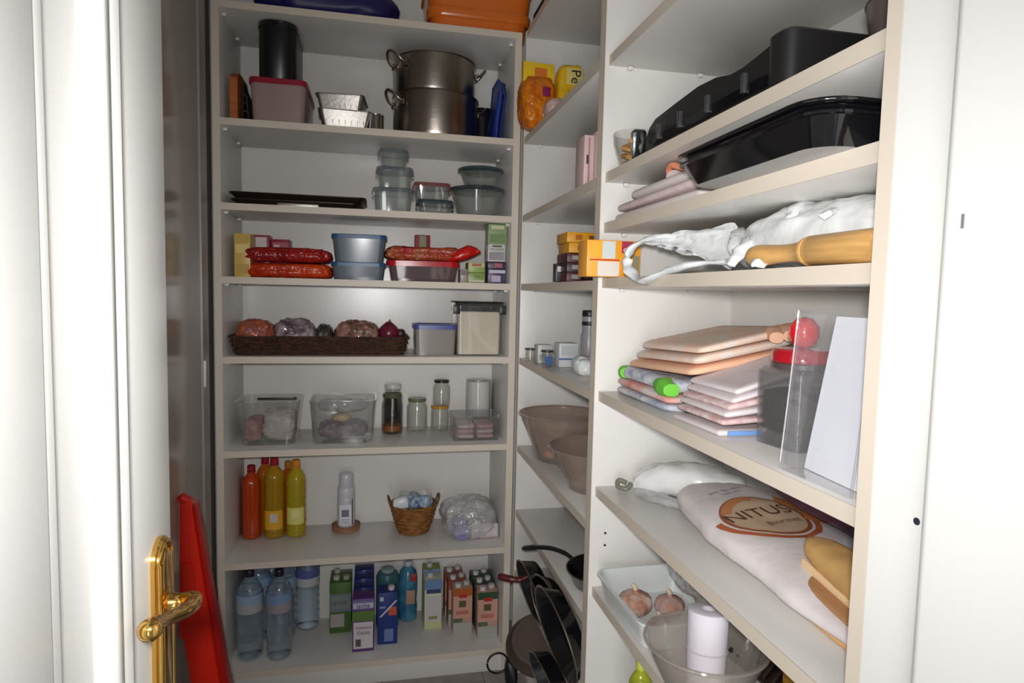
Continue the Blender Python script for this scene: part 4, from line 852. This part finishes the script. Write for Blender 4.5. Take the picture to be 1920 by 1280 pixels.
me = bb.data; tree = BVHTree.FromPolygons([v.co.copy() for v in me.vertices], [tuple(p.vertices) for p in me.polygons])
def drop(x, y, lift): 
    h_ = tree.ray_cast(Vector((x, y, 2)), Vector((0,0,-1)))
    return Vector((x, y, (h_[0].z if h_[0] else R6)+lift))
def decal(name, fx, n1, n2, mt, lift):
    bm = bmesh.new(); G = [[bm.verts.new(drop(*fx(i/n1, j/n2), lift)) for j in range(n2+1)] for i in range(n1+1)]
    for i in range(n1):
        for j in range(n2):
            q = (G[i][j], G[i+1][j], G[i+1][j+1], G[i][j+1])
            if min(v.co.z for v in q) > R6+.022: bm.faces.new(q)
    bmesh.ops.delete(bm, geom=[v for v in bm.verts if not v.link_faces], context='VERTS')
    return obj(name, bm, mt, t, smooth=True)
def ell(cx, cy, a, b, ri, ro, t0=0, t1=1, rot=0):
    def f(u, v):
        th = 2*PI*(t0+(t1-t0)*u); rr = ri+(ro-ri)*v; X, Y = a*rr*math.cos(th), b*rr*math.sin(th)*(1+.12*math.cos(th))
        return cx+X*math.cos(rot)-Y*math.sin(rot), cy+X*math.sin(rot)+Y*math.cos(rot)
    return f
LX, LY, RO = .655, .960, .25
decal('logo_loaf', ell(LX,LY,.082,.088,0,.86,rot=RO), 40, 10, cm(196,168,140,.5), .0012)
decal('logo_band', ell(LX,LY,.082,.088,.80,.88,rot=RO), 48, 2, cm(150,84,50,.5), .0018)
decal('logo_band', ell(LX,LY,.082,.088,.93,1.05,.45,1.0,rot=RO), 40, 2, cm(178,96,56,.5), .0016)
decal('logo_crust', ell(LX+.03,LY+.005,.078,.080,.55,.98,.86,1.12,rot=RO), 20, 6, cm(216,132,72,.5), .0022)
decal('logo_crust', ell(LX,LY,.082,.088,.62,.84,.16,.40,rot=RO), 20, 4, cm(190,124,76,.5), .0020)
def drape(s, size, x, y, rot, col, lift=.0028):
    cu = bpy.data.curves.new('lettering', 'FONT'); cu.body = s; cu.size = size; cu.align_x = 'CENTER'; cu.align_y = 'CENTER'; cu.resolution_u = 3
    to = bpy.data.objects.new('lettering', cu); COL.objects.link(to); bpy.context.view_layer.update()
    me = bpy.data.meshes.new_from_object(to); bpy.data.objects.remove(to)
    for v in me.vertices:
        X = x+v.co.x*math.cos(rot)-v.co.y*math.sin(rot); Y = y+v.co.x*math.sin(rot)+v.co.y*math.cos(rot); v.co = drop(X, Y, lift)
    link('lettering', me, cm(*col,.5), t)
drape('NITUS', .046, LX-.004, LY+.006, .10, (84,52,34)); drape('gourmet', .020, LX+.02, LY-.030, .10, (96,66,44)); drape('pan del dia', .017, .660, 1.095, .2, (96,92,104)); drape('cada dia', .014, .664, 1.077, .2, (110,106,118))
cp = obj('paper_edge', softbm([(.594,.76,R6+.004,.004,.003),(.590,.70,R6+.005,.006,.004),(.588,.62,R6+.005,.006,.004)], 0, 1, 1, zmin=R6), cm(226,176,122,.7), t, auto=60)
bag('purple_bag', 'dark purple bag lying at the back behind the bread bag', 'bag', (.738, .82, R6+.085), (.11,.50,.110), mat('purple_wrap', C(84,44,78), .35, bump=.5, bscale=30), 140, .006, 14)
t = thing('bread_loaf', 'golden round-ended loaf at the near end on the bread bag', 'bread', (0,0,0))
obj('loaf', softbm([(.652,.828,R6+.075,.012,.010),(.650,.80,R6+.073,.028,.018),(.646,.74,R6+.068,.036,.022),(.640,.66,R6+.062,.038,.022),(.636,.585,R6+.058,.034,.020)], .002, 20, 21), mat('golden_crust', C(224,178,112), .6, var=.2, vscale=30), t, auto=70)
obj('cut_face', softbm([(.618,.80,R6+.058,.004,.006),(.612,.74,R6+.050,.005,.008),(.604,.66,R6+.045,.005,.008),(.600,.60,R6+.043,.004,.006)], .001, 20, 22), cm(240,206,160,.8), t, auto=70)
o = obj('brown_paper', softbm([(.628,.790,R6+.048,.016,.004),(.622,.74,R6+.046,.034,.005),(.616,.66,R6+.038,.036,.005),(.612,.585,R6+.032,.032,.005)], .003, 22, 23), mat('kraft_paper', C(186,136,92), .75, bump=.4, bscale=60), None, auto=70)
tag(o, 'torn brown kraft paper under the golden loaf', 'paper')
# shelf R7 : garlic tray and the rest
t = thing('white_tray', 'white plastic tray with garlic on the lowest visible near shelf', 'tray', (.605, 1.215, R7), .03)
hollow('tray', .185,.225,.215,.255, 0, .060, .03, .0025, cm(222,226,224,.35), t, lip=.005)
def garlic(label, x, y, z, r, c):
    t = thing('garlic_bulb', label, 'garlic', (x, y, z), 0, 'garlic in the white tray'); n = 48; rings = []
    for f in (0,.08,.22,.4,.58,.72,.82,.9,.96,1.0):
        rr = r*(.45+1.25*math.sin(min(f*1.15,1)*PI)**.75*.45) if f < .8 else r*.28*(1.4-f)
        rings.append([(rr*(1+.10*abs(math.sin(4*2*PI*i/n/1.0)))*math.cos(2*PI*i/n), rr*(1+.10*abs(math.sin(4*2*PI*i/n)))*math.sin(2*PI*i/n), r*1.75*f) for i in range(n)])
    obj('bulb', loft(rings), mat('garlic_'+str(c[0]), C(*c), .6, col2=C(176,120,92), vscale=26, bump=.4, bscale=60), t, auto=60)
    tube('stem', [(0,0,r*1.6),(.003,.001,r*1.8),(.007,.003,r*1.9)], [.006,.005,.004], cm(214,196,170,.8), t, 8)
    t.rotation_euler = (-.0, .0, r*60)
    for k in range(5): tube('root', [(0,0,.004),(r*.3*math.cos(k*1.3),r*.3*math.sin(k*1.3),.001)], .001, cm(120,90,70,.9), t, 5)
garlic('left garlic bulb with orange-brown skin in the white tray', .548, 1.235, R7+.004, .034, (234,216,204))
garlic('right garlic bulb with purplish skin in the white tray', .618, 1.215, R7+.004, .030, (206,182,180))
garlic('small pale garlic bulb between the two larger ones at the tray front', .565, 1.150, R7+.004, .022, (226,206,176))
bag('clear_bag', 'empty crumpled clear bag spilling over the right side of the white tray', 'bag', (.700, 1.17, R7+.062), (.15,.22,.075), BAGC, 150, .016, 16)
t = tubbowl('clear plastic bowl holding a white paper roll, in front of the garlic tray', .555, .955, R7, .062, .098, .098, clear('clear_bowl', (.92,.90,.88), .08, haze=.18, hcol=C(214,206,198)))
t = thing('paper_roll', 'white paper roll standing inside the clear plastic bowl', 'paper roll', (.562, .962, R7+.0115)); t.rotation_euler = (-.10, .06, 0)
lathe('roll', [(.030,0),(.032,.002),(.034,.06),(.035,.12),(.035,.132),(.031,.134),(.012,.134),(.012,.12)], cm(222,216,224,.8,bump=.3,bscale=120), t, 36); tube('paper_fold', circ(.0350,.066,32), .0012, cm(206,198,210,.8), t, 6, True)
t = thing('ribbed_tray', 'dark brown ribbed biscuit tray leaning behind the clear bowl', 'tray', (.690, .985, R7+.052)); t.rotation_euler = (.25,-.45,.35)
DBR = cm(44,30,26,.35)
rbox('base', [(0,.11,.15,.006),(.006,.11,.15,.006)], DBR, t)
for k in range(9): box('rib', -.053,.053,-.070+k*.0165,-.062+k*.0165,.006,.022, DBR, t, .002)
bag('pasta_bag', 'yellow pasta bag right of the dark ribbed tray', 'bag', (.715, .885, R7), (.07,.09,.10), mat('pasta_gold', C(226,178,70), .35, bump=.7, bscale=60, col2=C(206,150,50), vscale=30), 155, .008, 20)
bag('cleaning_wrap', 'teal and blue shiny wrap at the near end below the yellow bag', 'bag', (.668, .815, R7), (.08,.10,.075), mat('teal_wrap', C(56,150,178), .18, bump=.9, bscale=60, bdist=.01, col2=C(96,170,160), vscale=34), 156, .010, 28)
t = carton('small white box with a tucked flap in front of the ribbed tray', .585, .800, R7, .055, .04, .070, (226,226,222), [(.1,.9,.82,.9,(206,206,204),'flap')], 'box', 'white_box')
t = oil('yellow-green bottle on the shelf under the garlic tray', .538, 1.170, R8, .026, .225, (190,200,60), (200,206,90), ((214,222,240),(170,186,226),.30,.70,None), ribs=False, name='detergent_bottle')
# ================================================================== left side: red folding stool
t = thing('folding_stool', 'bright red plastic folding stool leaning against the grey cabinet', 'stool', (0,0,0))
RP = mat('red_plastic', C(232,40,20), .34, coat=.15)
RP2 = mat('red_plastic_shaded', C(178,22,18), .34)  # darker copy of the red, shade of the turned-away side painted in
def plate_xz(nm, pts, y0, y1, mt, bev=.05):
    cx = sum(p[0] for p in pts)/len(pts); cz = sum(p[1] for p in pts)/len(pts)
    lean = lambda y, z: y+.05*(z/.86)          # top leans away to the cabinet corner
    return obj(nm, loft([[(x, lean(y1, z), z) for x, z in pts], [(x, lean(y0+.006, z), z) for x, z in pts], [(cx+(x-cx)*(1-bev), lean(y0, z), cz+(z-cz)*(1-bev*.4)) for x, z in pts]]), mt, t, auto=25)
plate_xz('front_panel', [(-.504,.46),(-.493,.455),(-.484,.40),(-.470,.30),(-.398,.30),(-.458,.70),(-.474,.815),(-.484,.825),(-.504,.825)], 1.735, 1.77, RP)
plate_xz('leg', [(-.470,.305),(-.430,0),(-.350,0),(-.396,.305)], 1.735, 1.77, RP)
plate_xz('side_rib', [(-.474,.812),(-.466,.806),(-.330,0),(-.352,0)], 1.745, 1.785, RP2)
plate_xz('raised_facet', [(-.498,.66),(-.470,.66),(-.448,.47),(-.488,.50)], 1.729, 1.737, RP)
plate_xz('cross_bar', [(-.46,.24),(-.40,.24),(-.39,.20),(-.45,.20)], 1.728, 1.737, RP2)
tube('top_roll', [(-.503,1.783,.825),(-.494,1.783,.832),(-.482,1.783,.824)], [.010,.014,.009], RP, t, 12)
